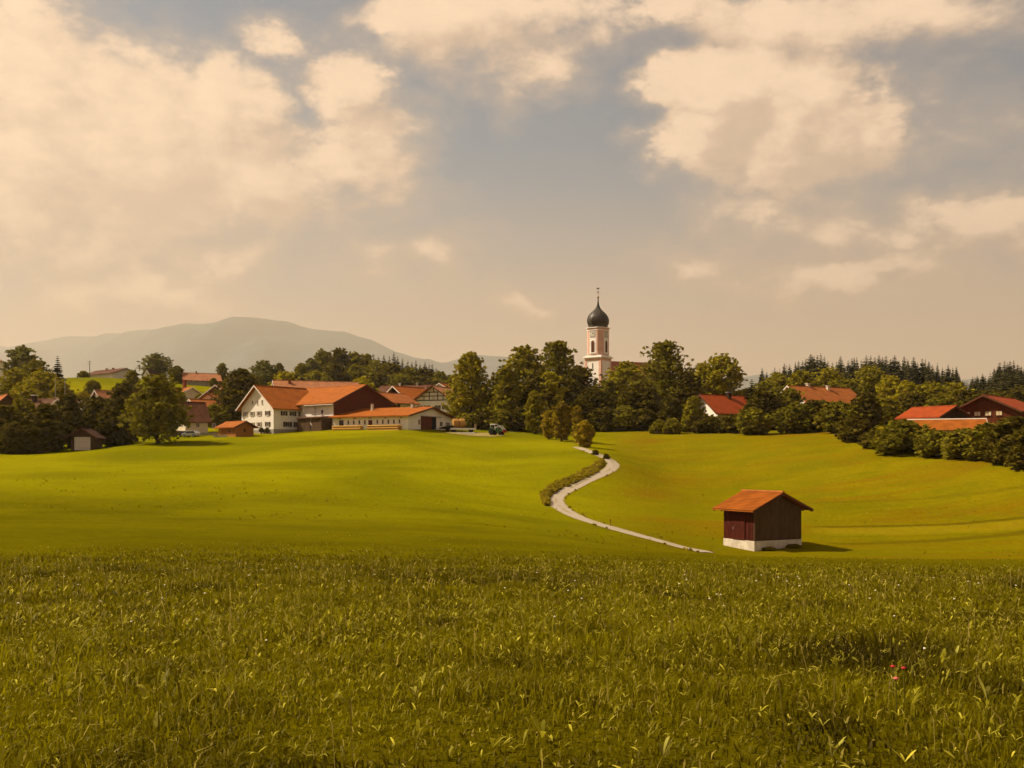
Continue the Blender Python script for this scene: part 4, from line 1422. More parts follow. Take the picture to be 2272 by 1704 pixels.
def car(label, px, d, rz, paint):
    p = G(px, d)
    root = empty('parked_car', p, rz)
    tag(root, label, 'car', 'cars parked by the left village houses')
    prof_ = [(-2.1, .35), (2.1, .35), (2.15, .62), (2.0, .85), (1.05, .95), (.45, 1.40), (-1.25, 1.44), (-1.85, 1.0), (-2.1, .92)]
    MB().prism_y(prof_, -.82, .82).build('body', paint, root, bevel=.06)
    gl = MB().prism_y([(.92, .97), (.42, 1.34), (-1.2, 1.37), (-1.68, 1.0)], -.835, .835).build('window', GLASS, root)
    for x in (-1.3, 1.32):
        for y in (-.74, .74):
            wv = MB().prism_y([(.32 * math.cos(6.2832 * q / 14), .32 * math.sin(6.2832 * q / 14)) for q in range(14)], -.11, .11).build('wheel', BLACK, root)
            wv.location = (x, y, .32)
            MB().prism_y([(.19 * math.cos(6.2832 * q / 10), .19 * math.sin(6.2832 * q / 10)) for q in range(10)], -.12, .12).build('rim', METAL, wv)
    for y in (-.6, .6):
        MB().box(2.02, 2.14, y - .16, y + .16, .62, .78).build('headlight', WMETAL, root)
        MB().box(-2.13, -2.02, y - .14, y + .14, .72, .88).build('tail_light', TILE_R, root)
    return root


car('black car parked under the red-brown roof right of the big green tree', 405, 248, R(-25), mat('black_car_paint', (.012, .012, .013), .2, .05, spec=.6))
car('silver car parked beside the black car, nearer the board stacks', 424, 244, R(160), mat('silver_car_paint', (.48, .46, .43), .25, .05, metal=.5))
car('pale car glimpsed between the two tall left trees', 318, 262, R(10), mat('beige_car_paint', (.55, .44, .36), .3, .05))

# ------------------------------------------------------------------ tractor, bales, wagon
RED = mat('red_paint', (.30, .03, .012), .45, .1)
GRN = mat('green_paint', (.05, .13, .035), .4, .1)


def wheel(parent, x, y, r, w_, rimm):
    wv = MB().lathe([(r * .55, -w_ / 2), (r * .92, -w_ / 2), (r, -w_ * .3), (r, w_ * .3), (r * .92, w_ / 2), (r * .55, w_ / 2)], 20).build('wheel', BLACK, parent)
    wv.rotation_euler = (R(90), 0, 0); wv.location = (x, y, r)
    MB().lathe([(.05, -w_ * .35), (r * .56, -w_ * .42), (r * .56, w_ * .42), (.05, w_ * .35)], 16).build('rim', rimm, wv)
    return wv


p = hit(1100, 966, 150); p.z += .1
tr_ = empty('tractor', p, R(-28)); tr_.scale = (.9, .9, .9)
tag(tr_, 'green tractor with white cab and raised loader at the edge of the farmyard', 'tractor')
MB().prism_y([(.0, .75), (2.0, .75), (2.1, 1.0), (2.05, 1.45), (0, 1.6)], -.42, .42).build('bonnet', GRN, tr_, bevel=.06)
MB().box(-1.2, .1, -.5, .5, .6, 1.1).build('chassis', BLACK, tr_)
cabp = MB()
for x in (-1.15, .05):
    for y in (-.62, .56):
        cabp.box(x, x + .07, y, y + .07, 1.1, 2.5)
cabp.build('cab_frame', WMETAL, tr_)
MB().box(-1.3, .25, -.72, .72, 2.5, 2.68).build('cab_roof', WMETAL, tr_, bevel=.05)
MB().box(-1.1, .04, -.55, .55, 1.15, 2.48).build('cab_glass', GLASS, tr_)
MB().box(-1.0, -.5, -.3, .3, 1.1, 1.5).build('seat', BLACK, tr_)
for y in (-.78, .78):
    wheel(tr_, -.75, y, .80, .42, WMETAL)
    wheel(tr_, 1.55, y * .9, .50, .30, WMETAL)
    MB().prism_y([(-1.55, 1.25), (-1.5, 1.18), (-.75, 1.68), (.0, 1.25), (.05, 1.35), (-.75, 1.82)], y - .22, y + .22).build('fender', GRN, tr_)
    MB().tube([(.2, y * .75, 1.7), (1.3, y * .75, 2.3), (2.5, y * .75, 1.1)], .08, 6).build('loader_arm', WMETAL, tr_)
MB().prism_y([(2.4, .55), (3.1, .5), (3.15, .6), (2.55, .7), (2.5, 1.25), (2.4, 1.25)], -.85, .85).build('loader_bucket', RED, tr_)
MB().tube([(1.5, .2, 1.5), (1.5, .2, 2.3)], .05, 8).build('exhaust', BLACK, tr_)
for y in (-.28, .28):
    MB().box(2.06, 2.12, y - .1, y + .1, 1.05, 1.22).build('headlight', WMETAL, tr_)

p = hit(1026, 960, 150); p.z += .1
wg = empty('flat_wagon', p, R(15))
tag(wg, 'flat farm wagon carrying round straw bales beside the stable', 'wagon')
MB().box(-3.0, 3.0, -1.1, 1.1, .8, .95).build('deck', WOODG, wg)
MB().box(-3.0, 3.0, -1.14, -1.10, .55, .95).build('side_rail', WMETAL, wg)
MB().box(3.0, 3.08, -1.1, 1.1, .8, 1.9).build('headboard', WOODG, wg)
MB().tube([(-3.0, 0, .7), (-4.6, 0, .45)], .06, 6).build('drawbar', METAL, wg)
for x in (-2.0, 2.0):
    for y in (-.9, .9):
        wheel(wg, x, y, .38, .24, METAL)
for k, (dx, lab) in enumerate(((-1.6, 'left round straw bale on the flat wagon by the stable'), (-.15, 'right round straw bale on the flat wagon by the stable'))):
    b = empty('straw_bale', (p.x + math.cos(R(15)) * dx, p.y + math.sin(R(15)) * dx, p.z + .96), R(15))
    tag(b, lab, 'bale', 'bales on the wagon')
    bo = MB().lathe([(.05, -.66), (.95, -.66), (1.05, -.58), (1.08, 0), (1.05, .58), (.95, .66), (.05, .66)], 28, mod=lambda t: 1 + .02 * math.sin(9 * t)).build('straw_roll', STRAW, b, smooth=False)
    bo.rotation_euler = (0, R(90), 0); bo.location = (0, 0, 1.06)
    for q in (-.35, 0, .35):
        tw = MB().lathe([(1.075, q - .03), (1.10, q), (1.075, q + .03)], 24).build('twine', WOODO, b)
        tw.rotation_euler = (0, R(90), 0); tw.location = (0, 0, 1.06)
# cart with dark tarpaulin left of the wagon
p = hit(992, 958, 150); p.z += .1
ct = empty('farm_cart', p, R(12)); tag(ct, 'dark low cart with a sloping cover at the stable gable', 'cart')
MB().prism_y([(-1.9, .55), (1.5, .55), (1.7, 1.0), (.9, 1.35), (-.6, 1.1), (-1.7, .8)], -.7, .7).build('body', mat('dark_tarpaulin', (.03, .02, .014), .6, .2), ct, bevel=.05)
MB().tube([(-1.9, 0, .6), (-3.0, 0, .45)], .05, 6).build('drawbar', METAL, ct)
for y in (-.72, .72):
    wheel(ct, .1, y, .34, .2, WMETAL)
# white board lying before the wagon
p = hit(1034, 964, 150); p.z += .1
fb_ = empty('white_boards', p, R(2)); tag(fb_, 'long white boards lying on the ground before the bale wagon', 'boards')
for k in range(3):
    MB().box(-2.2 + .15 * k, 2.1 - .1 * k, k * .34, k * .34 + .31, .02, .22 + .08 * k).build('board', WMETAL, fb_)
# plants in tubs by the farmhouse gable
for (px, dd_, lab) in ((580, 247, 'bushy potted plant left before the farmhouse gable'), (592, 246, 'small potted plant right before the farmhouse gable')):
    p = G(px, dd_); rt = empty('potted_plant', p); tag(rt, lab, 'plant', 'pots before the farmhouse gable')
    MB().lathe([(.18, 0), (.28, .45), (.24, .45), (.2, .4)], 10).build('pot', BRICK, rt)
    cm = mesh_obj('foliage', crown_mesh('foliage', 1.0, .55, 'bush', px, LF_DG, .16, 0, .5, .6), rt); cm.location = (0, 0, .4)


# ------------------------------------------------------------------ poles
def pole(name, label, px, top, d, arms=0, r=.10, group=None, m=POLEW):
    p = G(px, d)
    h = -(top - CY) / F * d - p.z
    root = empty(name, p, R(20)); tag(root, label, 'pole', group)
    MB().tube([(0, 0, -.5), (0, 0, h)], [r * 1.2, r * .8], 8).build('post', m, root)
    for k in range(arms):
        a = MB().box(-.8, .8, -.05, .05, h - .5 - k * .9, h - .38 - k * .9).build('cross_arm', METAL, root)
        for x in (-.7, 0, .7):
            MB().lathe([(.05, h - .38 - k * .9), (.09, h - .28 - k * .9), (.05, h - .18 - k * .9)], 8, c=(x, 0)).build('insulator', WMETAL, a)
    return root


pole('utility_pole', 'dark power pole with cross arms on the skyline of the green hill', 199, 800, 432, 2, .13)
pole('utility_pole', 'pale pole in front of the bright green left trees, nearer the edge', 123, 838, 278, 0, .10, m=GREYW)
pole('utility_pole', 'pale pole in front of the bright green left trees, nearer the hill', 144, 838, 280, 0, .10, m=GREYW)
mp = hit(1354, 1168, 85)
mk = empty('marker_post', mp); tag(mk, 'thin reddish marker post beside the lower bend of the track', 'post')
MB().tube([(0, 0, -.3), (.02, 0, .8)], [.04, .035], 6).build('stake', mat('rusty_stake', (.20, .07, .03), .8, .2), mk)
MB().box(-.05, .05, -.045, .045, .62, .80).build('cap', RED, mk)

# ------------------------------------------------------------------ trees
T = tree
# centre group between farm and church
T('broad_tree', 'olive feathery tree at the right end of the stable, by the bale wagon', 1043, 782, 92, 266, 'willow', LF_OL, .03)
T('broad_tree', 'dusty olive tree right behind the tractor, below the church group', 1118, 812, 86, 262, 'willow', LF_OL, .03)
T('broad_tree', 'tall pointed olive tree left of the round-topped church tree', 1163, 768, 98, 280, 'tall', LF_OL, .05)
T('broad_tree', 'tallest round-topped tree directly left of the church tower', 1236, 757, 94, 290, 'tall', LF_MG, .08)
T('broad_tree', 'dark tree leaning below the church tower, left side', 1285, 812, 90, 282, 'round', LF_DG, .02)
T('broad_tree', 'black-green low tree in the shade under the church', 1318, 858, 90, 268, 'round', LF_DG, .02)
T('broad_tree', 'sunlit branch of the church trees, built as a bright tree of its own', 1222, 826, 52, 262, 'open', LF_YG, .05)  # yellow-green leaves stand in for sun on a branch of the trees behind
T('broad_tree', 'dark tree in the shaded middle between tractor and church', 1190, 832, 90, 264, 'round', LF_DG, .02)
T('broad_tree', 'feathery pale tree standing left of the young track-side trees', 1186, 868, 42, 246, 'column', LF_OL, .06)
T('roadside_tree', 'tallest of the young rounded trees by the upper track', 1246, 893, 36, 222, 'column', LF_RD, .09, group='young trees along the upper track')
T('roadside_tree', 'slim pointed young tree in the middle of the upper track row', 1281, 902, 22, 218, 'column', LF_RD, .09, group='young trees along the upper track')
T('roadside_tree', 'leftmost small rusty young tree of the upper track row', 1218, 912, 28, 228, 'column', LF_RD, .07, group='young trees along the upper track')
T('roadside_tree', 'stocky young tree nearest the upper bend of the track', 1296, 934, 34, 203, 'column', LF_RD, .05, group='young trees along the upper track')
for k, (px, tp_, wd, d) in enumerate(((1035, 918, 58, 258), (1075, 912, 56, 256), (1112, 908, 60, 255), (1150, 905, 60, 254), (1195, 900, 66, 254), (1340, 905, 70, 258), (1385, 900, 70, 258), (1430, 908, 60, 256))):
    T('undergrowth_bush', 'dark undergrowth bush at the foot of the central trees, %s from the left' % ('first', 'second', 'third', 'fourth', 'fifth', 'sixth', 'seventh', 'eighth')[k], px, tp_, wd, d, 'bush', LF_DG if k % 2 else LF_MG, .0, cat='bush', group='undergrowth below the central trees')
# right of the church
T('broad_tree', 'lit round tree hiding the nave right of the church tower', 1390, 803, 90, 292, 'round', LF_OL, .05)
T('broad_tree', 'low dark tree in the gap right of the church tower', 1350, 842, 74, 276, 'round', LF_MG, .03)
T('broad_tree', 'great dark lime tree, biggest crown right of the church', 1474, 758, 112, 278, 'tall', LF_MG, .04, dens=1.2)
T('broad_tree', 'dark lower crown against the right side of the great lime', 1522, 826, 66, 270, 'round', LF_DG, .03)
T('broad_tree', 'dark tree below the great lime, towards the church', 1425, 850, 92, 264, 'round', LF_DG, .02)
T('broad_tree', 'airy yellow-green tree rising behind the red roof', 1600, 786, 78, 302, 'open', LF_OL, .15, dens=1.3)
T('broad_tree', 'smaller leafy tree left of the airy tree behind the red roof', 1562, 806, 64, 306, 'round', LF_OL, .1)
T('garden_bush', 'upright brown-green bush under the great lime, left of the red-roofed house', 1490, 882, 46, 250, 'column', LF_DG, .02, cat='bush')
T('garden_bush', 'tall rounded bush in front of the red-roofed house gable', 1538, 880, 56, 243, 'bush', LF_OL, .0, cat='bush')
T('garden_bush', 'dark clipped bush under the red-roofed house, left of its wall', 1574, 922, 62, 238, 'bush', LF_DG, .0, cat='bush')
T('garden_bush', 'dark broad bush under the red-roofed house, right of its wall', 1628, 920, 66, 234, 'bush', LF_DG, .0, cat='bush')
T('garden_bush', 'little pale bush at the field edge below the great lime', 1492, 928, 34, 240, 'bush', LF_OL, .0, cat='bush')
T('garden_bush', 'flat bush at the field edge beside the little pale bush', 1462, 932, 30, 243, 'bush', LF_MG, .0, cat='bush')
T('broad_tree', 'black-green tree right of the red roof', 1690, 866, 72, 246, 'round', LF_DG, .02)
T('broad_tree', 'leafy green tree at the field edge right of the red-roofed house', 1672, 905, 60, 226, 'round', LF_MG, .01)
conifer('pine_tree', 'small ragged pine standing right of the red roof', 1668, 840, 262, 1.6, i=1)
conifer('spruce_tree', 'dark spruce left of the orange-roofed villa', 1728, 858, 250, 1.3, i=3)
T('broad_tree', 'lit green tree before the left end of the orange villa roof', 1763, 896, 74, 226, 'round', LF_MG, .02)
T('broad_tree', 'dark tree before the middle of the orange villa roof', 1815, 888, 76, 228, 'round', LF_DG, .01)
T('broad_tree', 'leafy olive tree before the right end of the orange villa roof', 1862, 892, 70, 216, 'round', LF_MG, .01)
T('broad_tree', 'dark pointed tree right of the orange villa roof', 1917, 872, 64, 218, 'tall', LF_DG, .01)
T('broad_tree', 'low black bush at the field edge below the villa trees', 1900, 925, 70, 190, 'bush', LF_DG, .0)
for k, (px, tp_, wd, d, kd, mm, lb) in enumerate([
        (1775, 822, 62, 345, 'round', LF_OL, 'yellow-green round tree behind the left half of the villa roof'),
        (1838, 816, 66, 350, 'round', LF_OL, 'brownish olive tree behind the middle of the villa roof'),
        (1725, 828, 58, 350, 'round', LF_OL, 'olive tree at the left foot of the spruce ridge'),
        (1930, 812, 76, 330, 'round', LF_MG, 'big round dark green tree above the right end of the villa roof'),
        (1886, 846, 50, 318, 'round', LF_MG, 'low green tree touching the right end of the villa roof'),
        (1976, 834, 52, 300, 'tall', LF_YG, 'pale yellow-green tree right of the big round tree'),
        (2012, 846, 42, 290, 'round', LF_YG, 'bright small leafy tree above the red-orange barn, left side'),
        (1966, 884, 56, 240, 'tall', LF_MG, 'mid green tree left of the red-orange barn'),
        (2064, 848, 76, 285, 'round', LF_OL, 'broad olive tree above the red-orange barn'),
        (2112, 850, 66, 290, 'round', LF_YG, 'yellowish tree behind the gap before the timber house'),
        (2146, 866, 90, 270, 'round', LF_DG, 'dark low tree touching the timber house roof'),
        (2030, 872, 64, 262, 'round', LF_DG, 'dark leafy mass right behind the red-orange barn')]):
    T('broad_tree', lb, px, tp_, wd, d, kd, mm, .04)
for (px, tp_, wd, d, mm, lb) in ((1650, 862, 60, 320, LF_DG, 'dark shrubby tree behind the right end of the red roof'), (1700, 846, 60, 335, LF_MG, 'dull green tree behind the small ragged pine'),
                                 (2200, 866, 70, 300, LF_DG, 'dark tree behind the timber house ridge'), (2262, 858, 90, 290, LF_DG, 'dark tree at the right edge above the timber house roof'), (2330, 862, 90, 280, LF_DG, 'dark tree beyond the right edge of the timber house'),
                                 (2090, 876, 60, 250, LF_MG, 'green tree between red-orange barn and timber house')):
    T('broad_tree', lb, px, tp_, wd, d, 'round', mm, .02)
T('broad_tree', 'dark leafy tree hiding the white gable of the orange villa', 1752, 862, 66, 254, 'round', LF_MG, .02)
# hedge bushes along the right edge of the field
for (px, tp_, wd, d, lb, mm) in ((2004, 933, 118, 168, 'big rounded hedge bush left of the pale annex', LF_MG), (1945, 955, 60, 178, 'low dark hedge bush at the left end of the field hedge', LF_DG),
                                 (2082, 956, 84, 160, 'hedge bush in front of the annex, left half', LF_MG), (2140, 952, 84, 155, 'hedge bush in front of the annex, right half', LF_MG),
                                 (2192, 940, 80, 150, 'leafy hedge bush below the cream windows', LF_MG), (2246, 926, 90, 144, 'dark hedge bush cut by the right edge', LF_DG), (2310, 930, 110, 138, 'tall hedge bush outermost at the right edge', LF_DG)):
    T('hedge_bush', lb, px, tp_, wd, d, 'bush', mm, .0, cat='bush', group='bushes of the field hedge', leaf=.30, dens=1.5, detail=1.2)
# two clipped bushes by the upper bend
for (px, row, wd, lb) in ((1321, 1010, 11, 'tiny round bush on the verge, farther of the two by the upper bend'), (1345, 1019, 11, 'tiny round bush on the verge, nearer of the two by the upper bend')):
    p = hit(px, row, 120)
    rt = empty('verge_bush', p); tag(rt, lb, 'bush', 'tiny bushes by the upper bend')
    mesh_obj('crown', crown_mesh('crown', .9, .5, 'bush', px, LF_DG, .12, 0, .7, .8), rt)
    MB().tube([(0, 0, -.2), (0, 0, .6)], [.04, .02], 5).build('trunk', BARK, rt)
# left of the farm
for (px, tp_, wd, d, kd, mm, cbv, lb) in [
        (534, 818, 84, 298, 'tall', LF_DG, .03, 'dark tree against the left flank of the farmhouse roof'),
        (556, 836, 56, 318, 'round', LF_DG, .05, 'dark tree behind the farmhouse gable peak'),
        (515, 865, 50, 285, 'round', LF_DG, .02, 'black-green tree in front of the chalet roof'),
        (478, 898, 54, 282, 'round', LF_MG, .02, 'leafy shrub tree before the porch house posts'),
        (350, 832, 112, 214, 'tall', LF_MG, .07, 'large sunlit green tree alone at the meadow edge, left of the cars'),
        (274, 850, 66, 226, 'tall', LF_DG, .03, 'tall dark tree left of the large sunlit tree'),
        (214, 880, 74, 236, 'round', LF_DG, .03, 'dark round tree between garage and tall dark tree'),
        (248, 905, 60, 222, 'round', LF_DG, .02, 'low dark tree right of the garage'),
        (100, 896, 92, 212, 'round', LF_DG, .05, 'big black-green tree left of the garage'),
        (152, 874, 50, 222, 'tall', LF_DG, .06, 'dark tall tree just behind the garage roof'),
        (52, 884, 60, 222, 'round', LF_OL, .02, 'olive tree before the long brown roof'),
        (12, 900, 66, 206, 'round', LF_DG, .03, 'dark tree cut by the left edge'),
        (28, 938, 56, 200, 'bush', LF_DG, .0, 'low bush at the meadow edge in the far left corner'),
        (62, 945, 60, 203, 'bush', LF_DG, .0, 'low dark bush under the big black-green tree'),
        (48, 768, 66, 335, 'open', LF_GG, .1, 'loose-crowned tall tree on the skyline at far left'),
        (82, 798, 60, 318, 'round', LF_MG, .05, 'domed green tree right below the loose-crowned tree'),
        (98, 824, 92, 296, 'round', LF_YG, .03, 'bright lime-green tree in the left tree group'),
        (32, 818, 66, 308, 'round', LF_OL, .05, 'olive tree at the left of the bright lime-green tree'),
        (58, 862, 84, 270, 'bush', LF_OL, .0, 'sunlit shrubs above the long brown roof'),
        (136, 846, 40, 288, 'round', LF_OL, .03, 'olive tree under the lone left spruce'),
        (206, 844, 32, 318, 'round', LF_MG, .08, 'small round tree above the brown-roofed house'),
        (182, 868, 46, 300, 'bush', LF_YG, .0, 'yellow-green shrub left of the brown-roofed house'),
        (292, 822, 30, 336, 'tall', LF_MG, .05, 'slim tree before the white end of the hill farm'),
        (347, 784, 60, 440, 'round', LF_GG, .05, 'big dome-shaped tree on the green hill beside the steep white house'),
        (392, 812, 28, 430, 'round', LF_MG, .02, 'dark bushy tree left of the pink-roofed farm'),
        (493, 806, 20, 436, 'column', LF_GG, .03, 'pale slim tree on the hill crest'),
        (474, 839, 14, 426, 'bush', LF_MG, .0, 'small round bush right of the pink-roofed farm'),
        (185, 823, 20, 430, 'bush', LF_MG, .0, 'bush at the left end of the hill farm'),
        (584, 800, 58, 410, 'round', LF_GG, .03, 'rounded tree on the skyline behind the farmhouse'),
        (620, 806, 26, 415, 'tall', LF_GG, .03, 'narrow tree right of the rounded skyline tree'),
        (634, 824, 58, 372, 'round', LF_YG, .0, 'yellow-green domed bush tree above the pale rear roof'),
        (540, 820, 40, 380, 'round', LF_MG, .0, 'dark round tree left of the rounded skyline tree'),
        (804, 836, 58, 350, 'bush', LF_YG, .0, 'light green mound of shrub above the barn ridge'),
        (445, 874, 26, 330, 'bush', LF_OL, .0, 'small shrub beside the brick chimney'),
        (395, 868, 30, 335, 'round', LF_OL, .0, 'olive shrub at the foot of the green hill')]:
    T('broad_tree', lb, px, tp_, wd, d, kd, mm, cbv, leaf=.40 if d < 330 else .48, detail=1.0 if d < 300 else .85)
conifer('spruce_tree', 'lone spruce rising from the left tree group', 128, 788, 318, 1.15, i=1)
conifer('spruce_tree', 'tiny spruce between hill farm and steep white house', 300, 816, 432, 1.2, i=2)
conifer('spruce_tree', 'tiny dark spruce at the left foot of the power pole', 172, 829, 430, .9, i=4)

# the mixed wood on the ridge behind the barn
for k, (px, tp_, wd, d) in enumerate([(668, 806, 34, 470), (690, 796, 40, 480), (716, 776, 50, 490), (752, 772, 56, 500), (788, 781, 54, 500), (815, 786, 44, 505), (700, 822, 50, 455), (745, 808, 56, 465), (790, 810, 50, 470), (835, 800, 50, 490), (870, 806, 50, 480), (905, 815, 46, 480), (940, 818, 46, 480), (975, 824, 42, 490), (1000, 832, 40, 495), (660, 832, 30, 440), (840, 826, 56, 460), (885, 828, 52, 460), (930, 834, 50, 460), (965, 838, 50, 465)]):
    T('wood_tree', 'leafy tree in the mixed wood on the ridge behind the barn', px, tp_, wd, d, 'round', [LF_MG, LF_GG, LF_MG, LF_DG][k % 4] if px < 800 else [LF_DG, LF_MG][k % 2], .02, group='leafy trees of the wood behind the barn', leaf=.6, detail=.75)
for k, (px, tp_) in enumerate([(829, 784), (840, 790), (852, 786), (864, 788), (874, 780), (882, 789), (893, 794), (905, 799), (914, 803), (923, 798), (932, 806), (943, 801), (952, 806), (959, 806), (968, 815), (725, 790), (860, 800), (900, 808), (946, 812)]):
    conifer('spruce_tree', 'dark spruce tip in the mixed wood behind the barn', px, tp_, 498 + 6 * (k % 3), .95 + .2 * random.random(), 'spruces of the wood behind the barn', k)

# conifer ridge on the right
TIPS = [(1691, 815), (1701, 818), (1719, 814), (1730, 810), (1740, 805), (1752, 801), (1765, 801), (1772, 799), (1781, 799), (1788, 793), (1799, 784), (1806, 781), (1814, 787), (1821, 784), (1829, 789), (1837, 794), (1847, 802), (1856, 799), (1865, 789), (1873, 801), (1882, 798), (1890, 787), (1895, 791), (1901, 792), (1911, 797), (1922, 786),
        (1932, 787), (1941, 793), (1950, 786), (1958, 793), (1966, 788), (1976, 793), (1985, 787), (1995, 795), (2006, 788), (2015, 793), (2027, 791), (2036, 798), (2046, 793), (2053, 793), (2061, 800), (2069, 802), (2080, 804), (2091, 811), (2104, 807), (2114, 812), (2122, 811), (2136, 840)]
for k, (px, tp_) in enumerate(TIPS):
    conifer('spruce_tree', 'dark spruce of the conifer wood on the ridge above the villa roof', px, tp_ + random.uniform(-2, 7) * (k % 2), 450 + 22 * ((k * 7) % 4) / 3, .8 + 1.0 * random.random() ** 2, 'spruces on the ridge above the villa', k)
for k, (px, tp_) in enumerate([(2158, 835), (2168, 832), (2180, 828), (2194, 834), (2206, 815), (2218, 802), (2229, 800), (2236, 803), (2241, 800), (2249, 799), (2258, 807), (2266, 812), (2275, 806), (2286, 804), (2300, 808)]):
    conifer('spruce_tree', 'dark spruce of the separate clump above the timber house roof', px, tp_, 410 + 14 * (k % 3), 1.0 + .3 * random.random(), 'spruces above the timber house', k)


# dense wood behind the rim trees: reads as one mass
def forest_mass(label, x0, x1, toprow, d0, d1, n, seed):
    rng = np.random.default_rng(seed)
    V = []; Tn = []
    for k in range(n):
        px = rng.uniform(x0, x1); d = rng.uniform(d0, d1)
        g_ = G(px, d)
        tp = np.interp(px, [q[0] for q in toprow], [q[1] for q in toprow]) + rng.uniform(4, 26)
        h = -(tp - CY) / F * d - g_.z
        if h < 4: continue
        r = h * .22
        for i in range(14):
            t = i / 13
            z = h * (.05 + .93 * t)
            for j in range(max(5, int(11 * (1 - t)))):
                a = rng.uniform(0, 6.283); L = (r * (1 - t) ** .8 + .25) * rng.uniform(.7, 1.2); wd = L * .45 + .1
                ca, sa = math.cos(a), math.sin(a); dz = -L * .4
                V += [(g_.x, g_.y, g_.z + z + .1), (g_.x + ca * L * .55 - sa * wd, g_.y + sa * L * .55 + ca * wd, g_.z + z + dz * .45), (g_.x + ca * L, g_.y + sa * L, g_.z + z + dz), (g_.x + ca * L * .55 + sa * wd, g_.y + sa * L * .55 - ca * wd, g_.z + z + dz * .6)]
                Tn += [rng.random()] * 4
    v = np.array(V)
    o = mesh_obj('forest', big_mesh('forest', v, np.arange(len(v)).reshape(-1, 4), m=LF_SP, attr=np.array(Tn)))
    return tag(o, label, 'forest', kind='stuff')


ORD = ['first', 'second', 'third', 'fourth', 'fifth', 'sixth', 'seventh', 'eighth', 'ninth', 'tenth', 'eleventh', 'twelfth', 'thirteenth', 'fourteenth', 'fifteenth', 'sixteenth', 'seventeenth', 'eighteenth', 'nineteenth', 'twentieth']
for gname, txt in (('leafy trees of the wood behind the barn', 'leafy tree in the wood behind the barn, %s crown from the left'), ('spruces of the wood behind the barn', 'dark spruce in the wood behind the barn, %s spruce from the left'),
                   ('spruces above the timber house', 'dark spruce in the clump above the timber house, %s from the left')):
    for k, o_ in enumerate(sorted([o for o in col.objects if o.get('group') == gname], key=lambda o: o.location.x / o.location.y)):
        o_['label'] = txt % ORD[k]
forest_mass('dense dark conifer wood filling the ridge above the villa roof', 1690, 2135, TIPS, 425, 520, 190, 1)
forest_mass('dense dark conifer wood filling the slope above the timber house', 2140, 2420, [(2140, 838), (2180, 828), (2218, 804), (2260, 806), (2420, 806)], 345, 470, 130, 2)
forest_mass('dense dark wood filling the ridge behind the barn', 690, 1010, [(690, 800), (750, 780), (870, 790), (950, 808), (1010, 835)], 500, 560, 110, 3)

# ------------------------------------------------------------------ rough grass bank on the inside of the track
rng = np.random.default_rng(77)
bc = []; br = []
BANK = [(1215, 1122, 4), (1210, 1104, 10), (1222, 1092, 15), (1240, 1083, 17), (1262, 1074, 17), (1285, 1063, 18), (1308, 1051, 18), (1326, 1040, 16), (1336, 1030, 10)]
for i in range(len(BANK) - 1):
    for k in range(80):
        t = rng.random()
        px = BANK[i][0] * (1 - t) + BANK[i + 1][0] * t
        row = BANK[i][1] * (1 - t) + BANK[i + 1][1] * t
        hw = BANK[i][2] * (1 - t) + BANK[i + 1][2] * t
        p = hit(px + rng.normal() * 3, row + rng.uniform(-hw * .6, hw * .35), 85)
        bc.append((p.x, p.y, p.z + .10 + .25 * rng.random())); br.append(.16 + .34 * rng.random())
for i in range(0, len(path), 1):
    for sgn in (-1, 1):
        for k in range(1 if rng.random() < .08 else 0):
            t_ = sgn * (1.0 + .5 * rng.random() ** 2)
            x_, y_ = path[i] + nor[i] * t_ + tan[i] * rng.uniform(-.6, .6)
            bc.append((x_, y_, float(H(x_, y_)) + .05)); br.append(.05 + .09 * rng.random())
bv, bt = clumps_to_leaves(np.array(bc), np.array(br), 40, .14, rng)
bk = mesh_obj('verge_grass', big_mesh('verge_grass', bv, np.arange(len(bv)).reshape(-1, 4), m=LF_BANK, attr=bt))
tag(bk, 'rough brown-green grass bank on the inner side of the winding track', 'grass', kind='stuff')
# weeds growing against the shed plinth
for (dx, wd, lb) in ((1.4, .75, 'low weed clump against the shed plinth, left'), (4.5, .9, 'low weed clump against the shed plinth, right')):
    b0 = csd + Matrix.Rotation(PHI, 3, 'Z') @ Vector((-WSH / 2 + dx, -.45, 0))
    p = Vector((b0.x, b0.y, float(H(b0.x, b0.y))))
    rt = empty('weed_clump', p); tag(rt, lb, 'weeds', 'weeds at the shed')
    mesh_obj('foliage', crown_mesh('foliage', .38, wd * .8, 'bush', int(dx * 10), LF_BANK, .09, 0, .7, .8), rt)

# low tufts left standing on the mown fields
tx = []; tr2 = []
for k in range(1500):
    y_ = 78 + 130 * rng.random()
    x_ = (rng.random() * 2 - 1) * .52 * y_
    if vnoise(np.array(x_ / 9 + 60), np.array(y_ / 9)) < .48: continue
    tx.append((x_, y_, float(H(x_, y_)) + .02)); tr2.append(.04 + .12 * rng.random() ** 2)
tv2, tt2 = clumps_to_leaves(np.array(tx), np.array(tr2), 7, .10, rng)
tf = mesh_obj('meadow_tufts', big_mesh('meadow_tufts', tv2, np.arange(len(tv2)).reshape(-1, 4), m=leafmat('field_tuft', (.20, .168, .002)), attr=tt2))
tag(tf, 'scattered low grass tufts on the mown fields', 'grass', kind='stuff')

